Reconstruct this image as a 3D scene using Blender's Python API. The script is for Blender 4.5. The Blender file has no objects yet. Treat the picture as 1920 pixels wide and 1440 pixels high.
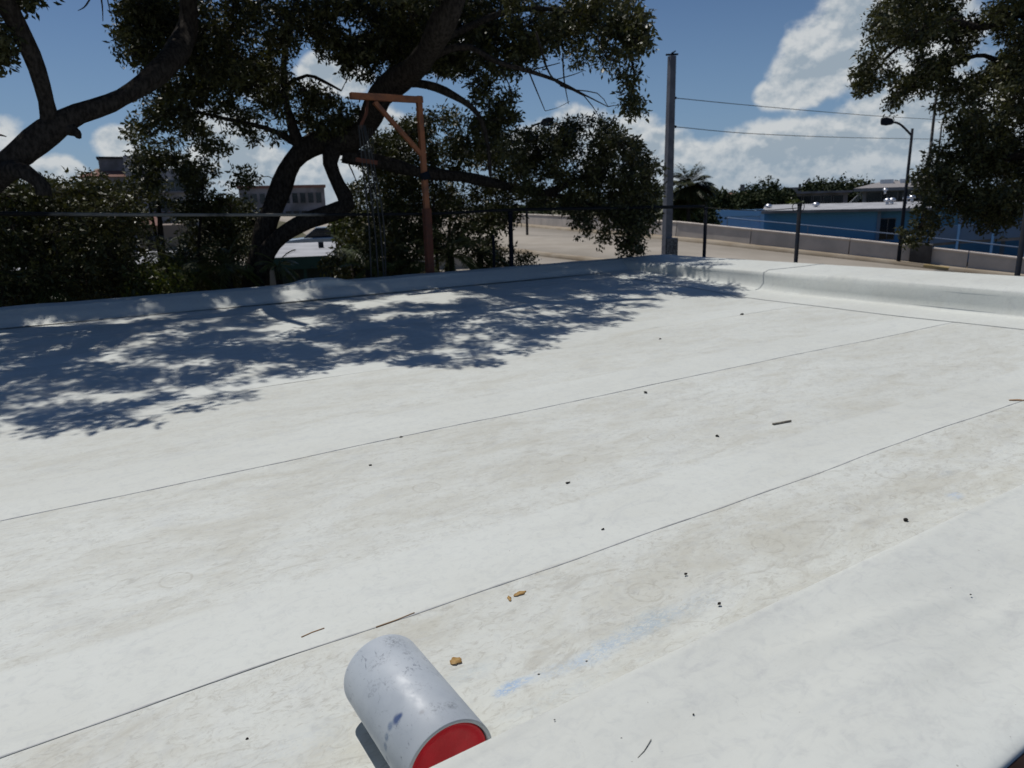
import bpy, bmesh, math, random
import numpy as np
from mathutils import Vector, Matrix
rng = np.random.default_rng(7); random.seed(7)
S = bpy.context.scene; COL = S.collection
# ------------------------------------------------------------------ camera
F, PITCH, ROLL, YAW = 1332.0, math.radians(14.15), math.radians(1.52), math.radians(32.19)
CZ = 5.3                                   # eye height; the flat roof lies at 4.1 m
C = np.array([0, 0, CZ])
fw = np.array([math.sin(YAW)*math.cos(PITCH), math.cos(YAW)*math.cos(PITCH), -math.sin(PITCH)])
r0 = np.array([math.cos(YAW), -math.sin(YAW), 0.0]); u0 = np.cross(r0, fw)
rt = r0*math.cos(ROLL) - u0*math.sin(ROLL); up = u0*math.cos(ROLL) + r0*math.sin(ROLL)
cam = bpy.data.cameras.new('camera'); co = bpy.data.objects.new('camera', cam); COL.objects.link(co)
co.matrix_world = Matrix(((rt[0], up[0], -fw[0], 0), (rt[1], up[1], -fw[1], 0), (rt[2], up[2], -fw[2], CZ), (0, 0, 0, 1)))
cam.sensor_width = 36; cam.lens = F/1920*36; cam.clip_start = .05; cam.clip_end = 9000
cam.dof.use_dof = True; cam.dof.focus_distance = 2.1; cam.dof.aperture_fstop = 6.0
S.camera = co
S.render.resolution_x = 1024; S.render.resolution_y = 768
S.view_settings.view_transform = 'Standard'; S.view_settings.look = 'None'
S.view_settings.exposure = -0.70; S.cycles.max_bounces = 6; S.cycles.diffuse_bounces = 3; S.cycles.glossy_bounces = 2; S.cycles.transmission_bounces = 3
S.view_settings.gamma = 1; S.view_settings.use_curve_mapping = False
SUN_EL, SUN_AZ = math.radians(65), math.radians(-5)       # azimuth from +Y towards +X

def ray(x, y):
    v = fw*F + rt*(x-960) + up*(720-y); return v/np.linalg.norm(v)
def onz(x, y, z):                          # the point of height z seen at that pixel
    v = ray(x, y); return C + v*((z-CZ)/v[2])
def at(x, y, D):                           # the point at horizontal distance D seen at that pixel
    v = ray(x, y); return C + v*(D/math.hypot(v[0], v[1]))
def proj(P):
    P = np.asarray(P)-C; d = P@fw; return 960+F*(P@rt)/d, 720-F*(P@up)/d, d

# ------------------------------------------------------------------ node helpers
def N(nt, typ, **kw):
    n = nt.nodes.new(typ)
    for k, v in kw.items():
        if k in n.inputs.keys() if isinstance(k, str) else False: n.inputs[k].default_value = v
        else: setattr(n, k, v)
    return n
def L(nt, a, b): nt.links.new(a, b)
def math_(nt, op, a, b=None, c=None, clamp=False):
    n = nt.nodes.new('ShaderNodeMath'); n.operation = op; n.use_clamp = clamp
    for i, v in enumerate((a, b, c)):
        if v is None: continue
        if isinstance(v, (int, float)): n.inputs[i].default_value = v
        else: nt.links.new(v, n.inputs[i])
    return n.outputs[0]
def vmath(nt, op, a, b=None):
    n = nt.nodes.new('ShaderNodeVectorMath'); n.operation = op
    for i, v in enumerate((a, b)):
        if v is None: continue
        if isinstance(v, (tuple, list, np.ndarray)): n.inputs[i].default_value = tuple(float(q) for q in v)
        else: nt.links.new(v, n.inputs[i])
    return n
def smooth(nt, x, lo, hi, a=0., b=1.):
    n = nt.nodes.new('ShaderNodeMapRange'); n.interpolation_type = 'SMOOTHSTEP'
    n.inputs[1].default_value = lo; n.inputs[2].default_value = hi; n.inputs[3].default_value = a; n.inputs[4].default_value = b
    nt.links.new(x, n.inputs[0]); return n.outputs[0]
def mixc(nt, f, a, b):
    n = nt.nodes.new('ShaderNodeMix'); n.data_type = 'RGBA'
    for i, v in ((0, f), (6, a), (7, b)):
        if isinstance(v, (int, float)): n.inputs[i].default_value = v
        elif isinstance(v, (tuple, list)): n.inputs[i].default_value = (*v[:3], 1)
        else: nt.links.new(v, n.inputs[i])
    return n.outputs[2]
def noise(nt, vec, scale, detail=5, rough=.55, dist=0., fac=True):
    n = nt.nodes.new('ShaderNodeTexNoise'); n.inputs['Scale'].default_value = scale
    n.inputs['Detail'].default_value = detail; n.inputs['Roughness'].default_value = rough; n.inputs['Distortion'].default_value = dist
    if vec is not None: nt.links.new(vec, n.inputs['Vector'])
    return n.outputs[0] if fac else n.outputs[1]

# ------------------------------------------------------------------ world
W = bpy.data.worlds.new('World'); S.world = W; W.use_nodes = True; W.cycles.sampling_method = 'MANUAL'; W.cycles.sample_map_resolution = 512
nt = W.node_tree; nt.nodes.clear()
sky = nt.nodes.new('ShaderNodeTexSky'); sky.sky_type = 'NISHITA'; sky.sun_disc = False
sky.sun_elevation = SUN_EL; sky.sun_rotation = SUN_AZ; sky.air_density = 1.0; sky.dust_density = .15; sky.ozone_density = 2.2
tc = nt.nodes.new('ShaderNodeTexCoord'); d = vmath(nt, 'NORMALIZE', tc.outputs['Generated']).outputs[0]
dn = vmath(nt, 'MULTIPLY', d, (1, 1, 1.35)).outputs[0]
blobs = [(1290,315,95),(1365,305,80),(1440,295,80),(1520,285,82),(1600,275,85),(1650,215,62),(1700,250,110),(1800,250,120),(1920,250,120),
         (1500,150,62),(1560,110,80),(1610,60,85),(1650,10,80),(1450,175,36),(1690,60,90),(1075,255,70),(1000,262,60),(1160,285,85),(1230,292,70),
         (600,140,42),(650,150,42),(505,160,40),(480,330,95),(420,270,65),(620,330,80),(720,250,70),(850,110,50),(215,266,40),(228,290,34),(110,322,44),(60,335,34),(330,345,80),(-120,300,120),(2100,230,170),(2250,120,150)]
F_ = None
nb = noise(nt, dn, 8, 5, .52)
for x, y, r in blobs:
    c = ray(x, y)*np.array([1, 1, 1.35]); dd = vmath(nt, 'DISTANCE', dn, c).outputs['Value']
    f = math_(nt, 'MULTIPLY_ADD', dd, -1/(r/F*1.05), 1.0)
    F_ = f if F_ is None else math_(nt, 'SMOOTH_MAX', F_, f, .25)
sep = nt.nodes.new('ShaderNodeSeparateXYZ'); L(nt, d, sep.inputs[0]); el = sep.outputs[2]
# the same cloud belt carries on round the rest of the horizon
low = noise(nt, dn, 2.2, 3, .5)
belt = math_(nt, 'SUBTRACT', math_(nt, 'MULTIPLY', smooth(nt, el, .0, .07), smooth(nt, el, .30, .08)), math_(nt, 'MULTIPLY_ADD', low, -2.2, 2.15))
inx = vmath(nt, 'DOT_PRODUCT', d, tuple(fw)).outputs['Value']
belt = math_(nt, 'ADD', belt, smooth(nt, inx, .62, .78, 0, -2))
F_ = math_(nt, 'MAXIMUM', F_, belt)
n2 = noise(nt, dn, 24, 7, .55)
n2u = noise(nt, vmath(nt, 'ADD', dn, (-.004, 0, .009)).outputs[0], 24, 7, .55)
nbu = noise(nt, vmath(nt, 'ADD', dn, (-.010, 0, .020)).outputs[0], 8, 5, .52)
G_ = math_(nt, 'ADD', F_, math_(nt, 'ADD', math_(nt, 'MULTIPLY_ADD', n2, .75, -.375), math_(nt, 'MULTIPLY_ADD', nb, 1.5, -.75)))
mask = smooth(nt, G_, -.05, .30)
mask = math_(nt, 'MULTIPLY', mask, smooth(nt, el, -.01, .075, .35, .93))
relief = math_(nt, 'ADD', math_(nt, 'MULTIPLY', math_(nt, 'SUBTRACT', n2, n2u), 5.0), math_(nt, 'MULTIPLY', math_(nt, 'SUBTRACT', nb, nbu), 4.5))
rim = smooth(nt, G_, .95, .12)
lit = math_(nt, 'ADD', math_(nt, 'MULTIPLY_ADD', rim, .66, .16), relief, clamp=True)
ccol = mixc(nt, lit, (6.9, 8.3, 9.6), (12.8, 13.3, 13.5))
skyc = mixc(nt, smooth(nt, el, .30, -.01, 0, .60), sky.outputs[0], (4.8, 7.3, 9.9))
hue = nt.nodes.new('ShaderNodeHueSaturation'); hue.inputs['Saturation'].default_value = 1.08; L(nt, vmath(nt, 'MULTIPLY', skyc, (.93, .97, 1.10)).outputs[0], hue.inputs['Color'])
bg = nt.nodes.new('ShaderNodeBackground'); bg.inputs['Strength'].default_value = .076
L(nt, mixc(nt, mask, hue.outputs[0], ccol), bg.inputs[0])
wo = nt.nodes.new('ShaderNodeOutputWorld'); L(nt, bg.outputs[0], wo.inputs[0])

sl = bpy.data.lights.new('sun', 'SUN'); sl.energy = 5.0; sl.angle = math.radians(.53); sl.color = (1, .965, .91)
so = bpy.data.objects.new('sun', sl); COL.objects.link(so)
SV = np.array([math.sin(SUN_AZ)*math.cos(SUN_EL), math.cos(SUN_AZ)*math.cos(SUN_EL), math.sin(SUN_EL)])
so.rotation_euler = Vector(SV).to_track_quat('Z', 'Y').to_euler(); so.location = (0, 0, 60)

# ------------------------------------------------------------------ materials
MAT = {}
def mat(name, col, rough=.7, col2=None, scale=4., bump=0., bscale=None, spec=.4, metal=0., trans=0., stretch=(1, 1, 1), contrast=(.35, .65), coord='Object'):
    if name in MAT: return MAT[name]
    m = bpy.data.materials.new(name); m.use_nodes = True; t = m.node_tree; t.nodes.clear()
    b = t.nodes.new('ShaderNodeBsdfPrincipled'); o = t.nodes.new('ShaderNodeOutputMaterial')
    b.inputs['Roughness'].default_value = rough; b.inputs['Specular IOR Level'].default_value = spec; b.inputs['Metallic'].default_value = metal
    g = t.nodes.new('ShaderNodeTexCoord'); v = vmath(t, 'MULTIPLY', g.outputs[coord], stretch).outputs[0]
    if col2 is not None:
        f = smooth(t, noise(t, v, scale, 6, .6), *contrast)
        c = mixc(t, f, col, col2); L(t, c, b.inputs['Base Color'])
    else:
        f = smooth(t, noise(t, v, scale, 5, .6), .3, .7, .85, 1.1)
        mm = vmath(t, 'MULTIPLY', tuple(col)); cb = t.nodes.new('ShaderNodeCombineXYZ')
        for i in range(3): L(t, f, cb.inputs[i])
        L(t, cb.outputs[0], mm.inputs[1]); L(t, mm.outputs[0], b.inputs['Base Color'])
    if bump:
        bn = t.nodes.new('ShaderNodeBump'); bn.inputs['Strength'].default_value = bump; bn.inputs['Distance'].default_value = .02
        L(t, noise(t, v, bscale or scale*3, 7, .65), bn.inputs['Height']); L(t, bn.outputs[0], b.inputs['Normal'])
    if trans:
        tr = t.nodes.new('ShaderNodeBsdfTranslucent'); tr.inputs[0].default_value = (col[0]*2.2, col[1]*2.0, col[2]*.8, 1)
        mx = t.nodes.new('ShaderNodeMixShader'); mx.inputs[0].default_value = trans
        L(t, b.outputs[0], mx.inputs[1]); L(t, tr.outputs[0], mx.inputs[2]); L(t, mx.outputs[0], o.inputs[0])
    else: L(t, b.outputs[0], o.inputs[0])
    MAT[name] = m; return m
bark = mat('oak_bark', (.062, .052, .044), .95, (.024, .020, .017), 30, 1.0, 34, .1, stretch=(1, 1, .45))
twigm = mat('twig_bark', (.045, .038, .032), .9, spec=.1)
leafm = mat('oak_leaf', (.042, .047, .020), .45, (.088, .090, .032), 3.5, spec=.35, trans=.14)
leafd = mat('dark_leaf', (.034, .041, .016), .5, (.076, .082, .028), 2.5, spec=.3, trans=.12)
leafy = mat('yellow_green_leaf', (.050, .070, .016), .42, (.11, .12, .025), 2.0, spec=.4, trans=.22)
leafr = mat('palm_leaf', (.065, .095, .028), .4, (.11, .12, .04), 2.0, spec=.45, trans=.15)
farleaf = mat('far_leaf', (.022, .034, .014), .7, (.050, .062, .024), .5, spec=.15, trans=.05)
orange = mat('orange_paint', (.36, .13, .055), .6, (.20, .085, .05), 6, .15, 40, contrast=(.45, .7))
rust = mat('rusty_sleeve', (.17, .055, .030), .8, (.11, .045, .030), 8, .3, 40)
darkmetal = mat('dark_steel', (.012, .017, .027), .8, (.020, .021, .025), 12, .1, 60, spec=.06)
galv = mat('galvanised_lit_patches', (.018, .019, .021), .6, (.22, .21, .19), .45, spec=.1, contrast=(.56, .62))  # dark steel; the pale patches paint in sunlit highlights along the rail
conc = mat('pole_concrete', (.23, .23, .25), .9, (.17, .17, .19), 3, .2, 30, spec=.2)
barrierm = mat('barrier_concrete', (.50, .45, .40), .9, (.41, .375, .335), .8, .15, 20, spec=.15)
capm = mat('barrier_cap', (.72, .64, .55), .85, (.58, .51, .44), 1.2, spec=.2)
roadm = mat('road_concrete', (.41, .365, .305), .9, (.35, .31, .255), .35, .1, 9, spec=.15, stretch=(1, 1, 1))
kerbm = mat('kerb_concrete', (.40, .34, .26), .9, (.30, .24, .17), .7, spec=.15)
pillarm = mat('dark_pillar', (.055, .052, .05), .9, (.09, .085, .08), 1.5, spec=.15)  # plain concrete, much darker than the barrier panels
yellow = mat('yellow_kerb_paint', (.42, .31, .13), .85, (.36, .29, .17), 1.5, spec=.2)
groundm = mat('ground', (.075, .075, .04), .95, (.14, .125, .085), .15, spec=.1)
whiteroof = mat('white_roofing', (.46, .46, .47), .8, (.34, .34, .35), .8, spec=.2)
bluew = mat('deep_blue_paint', (.10, .27, .47), .7, (.105, .285, .49), .4, spec=.3)
bluel = mat('light_blue_paint', (.27, .52, .84), .7, (.29, .54, .86), .5, spec=.3)
bluep = mat('pale_blue_paint', (.17, .22, .31), .7, (.16, .23, .34), .5, spec=.3)
glass = mat('dark_glass', (.012, .015, .02), .12, spec=.6)
beige = mat('beige_render', (.42, .39, .41), .85, (.28, .25, .26), .3, spec=.2)
tanw = mat('tan_render', (.27, .22, .18), .85, (.22, .18, .15), .5, spec=.2)
tile = mat('red_roof_tile', (.24, .13, .10), .85, (.19, .10, .08), .8, spec=.2)
greyw = mat('grey_render', (.29, .275, .29), .85, (.17, .16, .16), .4, spec=.2)
greenf = mat('green_fascia', (.02, .055, .045), .6, spec=.3)
shiny = mat('bright_aluminium', (.65, .65, .67), .35, metal=.9, spec=.5)
carp = mat('silver_blue_car_paint', (.30, .36, .42), .25, spec=.6, metal=.3)
rubber = mat('black_rubber', (.012, .012, .012), .8)
brown = mat('dark_brown_metal', (.016, .010, .009), .8, (.026, .018, .016), 10, spec=.08)
stucco = mat('roof_building_stucco', (.42, .40, .37), .9, (.36, .34, .31), 1.5, .2, 40, spec=.15)
sealm = mat('seam_sealant', (.36, .37, .37), .6, (.50, .51, .50), 6, .1, 60, spec=.3)
ropem = mat('grey_rope', (.07, .07, .07), .9, spec=.1)

# ------------------------------------------------------------------ mesh helpers
def tag(o, label=None, cat=None, group=None, kind=None):
    for k, v in (('label', label), ('category', cat), ('group', group), ('kind', kind)):
        if v: o[k] = v
    return o
def link(name, me, m, parent=None, sm=False):
    o = bpy.data.objects.new(name, me); COL.objects.link(o)
    if m is not None and not me.materials: me.materials.append(m)
    if sm: me.polygons.foreach_set('use_smooth', np.ones(len(me.polygons), bool))
    if parent is not None:
        o.parent = parent; o.matrix_parent_inverse = parent.matrix_world.inverted()
    return o
def empty(name, loc, rz=0.):
    o = bpy.data.objects.new(name, None); COL.objects.link(o); o.location = tuple(loc); o.rotation_euler = (0, 0, rz)
    o.matrix_world = Matrix.Translation(Vector(tuple(float(q) for q in loc))) @ Matrix.Rotation(rz, 4, 'Z')
    return o
def npmesh(name, V, Fc):
    """V (n,3), Fc (m,k) all faces with k corners"""
    me = bpy.data.meshes.new(name); V = np.asarray(V, np.float32); Fc = np.asarray(Fc, np.int32); k = Fc.shape[1]
    me.vertices.add(len(V)); me.vertices.foreach_set('co', V.ravel())
    me.loops.add(Fc.size); me.loops.foreach_set('vertex_index', Fc.ravel())
    me.polygons.add(len(Fc)); me.polygons.foreach_set('loop_start', np.arange(0, Fc.size, k, dtype=np.int32)); me.polygons.foreach_set('loop_total', np.full(len(Fc), k, np.int32))
    me.update(calc_edges=True); return me
class MB:
    def __init__(s): s.V = []; s.F = []; s.n = 0
    def add(s, V, Fc): s.V.extend([tuple(map(float, v)) for v in V]); s.F.extend([tuple(i+s.n for i in f) for f in Fc]); s.n = len(s.V); return s
    def box(s, a, b, M=None):
        (x0, y0, z0), (x1, y1, z1) = a, b
        V = [(x0,y0,z0),(x1,y0,z0),(x1,y1,z0),(x0,y1,z0),(x0,y0,z1),(x1,y0,z1),(x1,y1,z1),(x0,y1,z1)]
        if M is not None: V = [M @ Vector(v) for v in V]
        return s.add(V, [(0,3,2,1),(4,5,6,7),(0,1,5,4),(1,2,6,5),(2,3,7,6),(3,0,4,7)])
    def tube(s, pts, rad, n=8, rough=0., cap=True, seed=0):
        pts = [np.array(p, float) for p in pts]; R = rad if hasattr(rad, '__len__') else [rad]*len(pts)
        rg = np.random.default_rng(seed); V = []; prev = None
        prof = rg.normal(0, 1, n)
        for i, p in enumerate(pts):
            t = pts[min(i+1, len(pts)-1)]-pts[max(i-1, 0)]; t = t/(np.linalg.norm(t)+1e-9)
            a = prev if prev is not None else (np.array([0, 0, 1.]) if abs(t[2]) < .9 else np.array([1., 0, 0]))
            a = a-t*(a@t); a /= np.linalg.norm(a)+1e-9; b = np.cross(t, a); prev = a
            prof = prof*.8+rg.normal(0, .6, n)
            for k in range(n):
                q = 2*math.pi*k/n; r = R[i]*(1+rough*prof[k]); V.append(p+(a*math.cos(q)+b*math.sin(q))*r)
        Fc = [(i*n+k, i*n+(k+1) % n, (i+1)*n+(k+1) % n, (i+1)*n+k) for i in range(len(pts)-1) for k in range(n)]
        if cap: Fc += [tuple(range(n))[::-1], tuple((len(pts)-1)*n+k for k in range(n))]
        return s.add(V, Fc)
    def build(s, name, m, parent=None, sm=False, bevel=0.):
        me = bpy.data.meshes.new(name); me.from_pydata(s.V, [], s.F); me.update()
        o = link(name, me, m, parent, sm)
        if bevel:
            md = o.modifiers.new('bevel', 'BEVEL'); md.width = bevel; md.segments = 2; md.limit_method = 'ANGLE'
        return o
def spline(P, step=.12):
    P = [np.array(p, float) for p in P]; out = []
    Q = [2*P[0]-P[1]]+P+[2*P[-1]-P[-2]]
    for i in range(1, len(Q)-2):
        n = max(2, int(np.linalg.norm((Q[i+1]-Q[i])[:3])/step))
        for k in range(n):
            t = k/n; a, b, c, e = Q[i-1], Q[i], Q[i+1], Q[i+2]
            out.append(.5*((2*b)+(-a+c)*t+(2*a-5*b+4*c-e)*t*t+(-a+3*b-3*c+e)*t**3))
    out.append(P[-1]); return np.array(out)
def inpoly(x, y, poly):
    c = False; j = len(poly)-1
    for i in range(len(poly)):
        (xi, yi), (xj, yj) = poly[i], poly[j]
        if (yi > y) != (yj > y) and x < (xj-xi)*(y-yi)/(yj-yi)+xi: c = not c
        j = i
    return c
def samp(poly, n, holes=()):
    xs = [p[0] for p in poly]; ys = [p[1] for p in poly]; out = []
    while len(out) < n:
        x, y = random.uniform(min(xs), max(xs)), random.uniform(min(ys), max(ys))
        if inpoly(x, y, poly) and not any((x-hx)**2/hr**2+(y-hy)**2/(hr2)**2 < 1 for hx, hy, hr, hr2 in holes): out.append((x, y))
    return out
def unit(n):
    v = rng.normal(size=(n, 3)); return v/np.linalg.norm(v, axis=1, keepdims=True)
def leaves(P, size, wid=.42, droop=.25, outd=None, flat=0.):
    """one folded four-cornered leaf for every point"""
    n = len(P); a = unit(n); a[:, 2] -= droop
    if outd is not None: a = a*.8+outd*.9
    a[:, 2] *= (1-flat)
    a /= np.linalg.norm(a, axis=1, keepdims=True)
    b = np.cross(a, unit(n)); b /= np.linalg.norm(b, axis=1, keepdims=True)+1e-9; c = np.cross(a, b)
    s = (size*rng.uniform(.5, 1.4, n))[:, None]; w = s*wid
    p0 = P; p1 = P+a*s*.48+b*w*.5+c*w*.12; p2 = P+a*s-c*w*.1; p3 = P+a*s*.48-b*w*.5+c*w*.12
    V = np.stack([p0, p1, p2, p3], 1).reshape(-1, 3); i = np.arange(n)*4
    return V, np.stack([i, i+1, i+2, i+3], 1)
def foliage(cl, per=9, npl=14, rr=.09, size=.065, sq=.8):
    """clumps (centre, radius) -> rosette centres -> leaves"""
    cen = np.array([c for c, r in cl]); rad = np.array([r for c, r in cl])
    k = np.maximum(3, (per*(rad/.3)**2).astype(int)); idx = np.repeat(np.arange(len(cl)), k)
    o = unit(len(idx))*(rng.uniform(.25, 1, len(idx))**.6)[:, None]; o[:, 2] *= sq
    T = cen[idx]+o*rad[idx][:, None]
    j = np.repeat(np.arange(len(T)), npl); od = unit(len(j))
    P = T[j]+od*(rng.uniform(.1, 1, len(j))[:, None])*rr
    V, Fc = leaves(P, size, outd=od*.6); return V, Fc, T, idx
def segs(A, B, ra, rb, n=3):
    A = np.asarray(A); B = np.asarray(B); t = B-A; t /= np.linalg.norm(t, axis=1, keepdims=True)+1e-9
    h = np.where(np.abs(t[:, 2:3]) < .9, np.array([[0, 0, 1.]]), np.array([[1., 0, 0]]))
    a = np.cross(t, h); a /= np.linalg.norm(a, axis=1, keepdims=True)+1e-9; b = np.cross(t, a); V = []
    for P, r in ((A, ra), (B, rb)):
        r = np.broadcast_to(np.asarray(r, float), (len(A),))[:, None]
        for k in range(n):
            q = 2*math.pi*k/n; V.append(P+(a*math.cos(q)+b*math.sin(q))*r)
    V = np.stack(V, 1).reshape(-1, 3); i = np.arange(len(A))[:, None]*2*n
    Fc = np.concatenate([i+np.array([k, (k+1) % n, n+(k+1) % n, n+k]) for k in range(n)], 0)
    return V, Fc
def join(parts):
    V = []; Fc = []; n = 0
    for v, f in parts: V.append(v); Fc.append(f+n); n += len(v)
    return np.concatenate(V), np.concatenate(Fc)

# ------------------------------------------------------------------ ground
g = npmesh('ground', [(-4000,-4000,0),(4000,-4000,0),(4000,4000,0),(-4000,4000,0)], [[0,1,2,3]])
tag(link('ground', g, groundm), kind='structure')

# ------------------------------------------------------------------ the flat roof: sheets of white membrane
RZ = 4.1; PT = 4.37; XR, XL_, YF = 7.83, -9.0, 9.02
def fz(y): return RZ + .0 + (0 if y < 5.3 else .035*(y-5.3)*min(1, (y-5.3)/1.2))
def und(x, y): return .0035*math.sin(x*1.9+1.3*math.sin(y*1.1))+.003*math.sin(y*3.1+x*.7)
MM = bpy.data.materials.new('white_roof_membrane'); MM.use_nodes = True; t = MM.node_tree
b = t.nodes['Principled BSDF']; b.inputs['Roughness'].default_value = .5; b.inputs['Specular IOR Level'].default_value = .22
gp = t.nodes.new('ShaderNodeNewGeometry').outputs['Position']
p2 = vmath(t, 'MULTIPLY', gp, (1, 1, 0)).outputs[0]
ps = vmath(t, 'MULTIPLY', gp, (.45, 1, 1)).outputs[0]
sepp = t.nodes.new('ShaderNodeSeparateXYZ'); L(t, gp, sepp.inputs[0]); PX, PY, PZ = sepp.outputs
c = mixc(t, smooth(t, noise(t, ps, 1.1, 4, .5), .35, .65), (.668, .688, .645), (.628, .643, .597))
# dirt: more in the strips nearest the seams' upper side, tan
band = None
for y0, y1, s in ((.9, 1.80, 1.0), (2.18, 3.42, .75), (3.85, 5.04, .6), (5.4, 6.66, .5), (7.0, 9, .5)):
    q = math_(t, 'MULTIPLY', smooth(t, PY, y0-.01, y0+.02), smooth(t, PY, y1+.01, y1-.01, 0, s))
    band = q if band is None else math_(t, 'MAXIMUM', band, q)
notpar = smooth(t, PZ, 4.2, 4.3, 1, 0); notpar = math_(t, 'MULTIPLY', notpar, smooth(t, PX, 7.1, 7.2, 1, .2))
band = math_(t, 'MULTIPLY', band, notpar)
dirt = math_(t, 'MULTIPLY', smooth(t, noise(t, ps, 4.2, 8, .72, .6), .40, .70), math_(t, 'MULTIPLY_ADD', band, .62, .10))
c = mixc(t, dirt, c, (.50, .485, .41))
dirt2 = math_(t, 'MULTIPLY', smooth(t, noise(t, ps, 13, 8, .72, 1.2), .50, .74), math_(t, 'MULTIPLY_ADD', band, .55, .10))
c = mixc(t, dirt2, c, (.42, .405, .35))
dirt3 = math_(t, 'MULTIPLY', smooth(t, noise(t, vmath(t, 'MULTIPLY', gp, (.6, 1, 1)).outputs[0], 30, 8, .75, 1.6), .50, .66), math_(t, 'MULTIPLY', band, .55))
c = mixc(t, dirt3, c, (.40, .385, .33))
mot = noise(t, gp, 32, 6, .7, .8)
c = mixc(t, smooth(t, mot, .46, .72, 0, .30), c, (.44, .46, .455))
mot2 = noise(t, ps, 7.5, 7, .7, 1.4)
c = mixc(t, smooth(t, mot2, .5, .70, 0, .22), c, (.43, .45, .46))
ontop = smooth(t, PZ, 4.3, 4.34)
c = mixc(t, math_(t, 'MULTIPLY', ontop, smooth(t, noise(t, vmath(t, 'MULTIPLY', gp, (1, 2.2, 1)).outputs[0], 5, 8, .74, 1.0), .50, .72, 0, .42)), c, (.44, .45, .45))
c = mixc(t, math_(t, 'MULTIPLY', ontop, smooth(t, noise(t, vmath(t, 'MULTIPLY', gp, (9, 4, 1)).outputs[0], 2.5, 7, .75, 2.0), .64, .72, 0, .4)), c, (.34, .34, .30))
# fine directional scuffs and specks
sc = noise(t, vmath(t, 'MULTIPLY', gp, (6, 26, 1)).outputs[0], 2.2, 6, .7, 1.5)
c = mixc(t, math_(t, 'MULTIPLY', smooth(t, sc, .60, .72), math_(t, 'MULTIPLY_ADD', band, .35, .10)), c, (.36, .35, .32))
rib = noise(t, vmath(t, 'MULTIPLY', gp, (1, 1, 1)).outputs[0], 8, 3, .5, 6)
line = math_(t, 'SUBTRACT', 1, smooth(t, math_(t, 'ABSOLUTE', math_(t, 'SUBTRACT', rib, .5)), 0, .012))
c = mixc(t, math_(t, 'MULTIPLY', line, math_(t, 'MULTIPLY', smooth(t, noise(t, gp, 5, 3), .5, .66), math_(t, 'MULTIPLY_ADD', band, .38, .05))), c, (.38, .36, .30))
sp = noise(t, gp, 95, 2, .5)
c = mixc(t, math_(t, 'MULTIPLY', smooth(t, sp, .76, .80), .55), c, (.18, .16, .13))
# round cup marks
for x, y, r in ((1440,1020,.055),(1585,953,.055),(1670,890,.06),(1210,1108,.055),(1075,860,.06),(800,915,.06),(1240,818,.07),(1400,780,.06),(330,1090,.05)):
    q = onz(x, y, RZ); q[2] = 0; dd = vmath(t, 'DISTANCE', p2, q).outputs['Value']
    k = smooth(t, math_(t, 'ABSOLUTE', math_(t, 'SUBTRACT', dd, r)), .007, .001)
    c = mixc(t, math_(t, 'MULTIPLY', k, smooth(t, noise(t, gp, 22, 3), .36, .6, .06, .38)), c, (.36, .34, .28))
# blue chalk / primer smears
wob = vmath(t, 'ADD', p2, vmath(t, 'MULTIPLY', noise(t, gp, 7, 4, .6, 0, False), (.16, .06, 0)).outputs[0]).outputs[0]
for x, y, rx, ry, s, col in ((958,1287,.07,.022,.85,(.24,.40,.64)),(1120,1222,.13,.045,.55,(.33,.46,.62)),(1185,1185,.16,.04,.55,(.30,.42,.56)),(1225,1160,.12,.05,.55,(.30,.40,.48)),(1040,1255,.16,.03,.35,(.3,.45,.66)),
        (1790,930,.05,.03,.6,(.25,.42,.7)),(1770,890,.05,.03,.5,(.33,.38,.42)),(880,1262,.09,.035,.4,(.42,.50,.54)),(1300,1130,.16,.05,.35,(.33,.43,.55)),(560,1400,.2,.07,.2,(.42,.5,.58)),(1050,1300,.25,.03,.22,(.42,.50,.56))):
    q = onz(x, y, RZ); off = vmath(t, 'SUBTRACT', wob, (q[0]+.08, q[1]+.03, 0)).outputs[0]
    ln = vmath(t, 'LENGTH', vmath(t, 'DIVIDE', off, (rx, ry, 1)).outputs[0]).outputs['Value']
    k = math_(t, 'MULTIPLY', smooth(t, ln, 1.25, .3), smooth(t, noise(t, vmath(t, 'MULTIPLY', gp, (18, 40, 1)).outputs[0], 2.2, 8, .8, 1.6), .42, .56, 0, s*.95 if s > .8 else s*.7))
    c = mixc(t, k, c, col)
L(t, c, b.inputs['Base Color'])
L(t, smooth(t, noise(t, gp, 9, 5, .6), .3, .7, .55, .78), b.inputs['Roughness'])
bn = t.nodes.new('ShaderNodeBump'); bn.inputs['Strength'].default_value = .35; bn.inputs['Distance'].default_value = .006
hh = math_(t, 'ADD', noise(t, ps, 5, 4, .5), math_(t, 'MULTIPLY', noise(t, gp, 140, 3), .12))
L(t, hh, bn.inputs['Height']); L(t, bn.outputs[0], b.inputs['Normal'])

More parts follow.
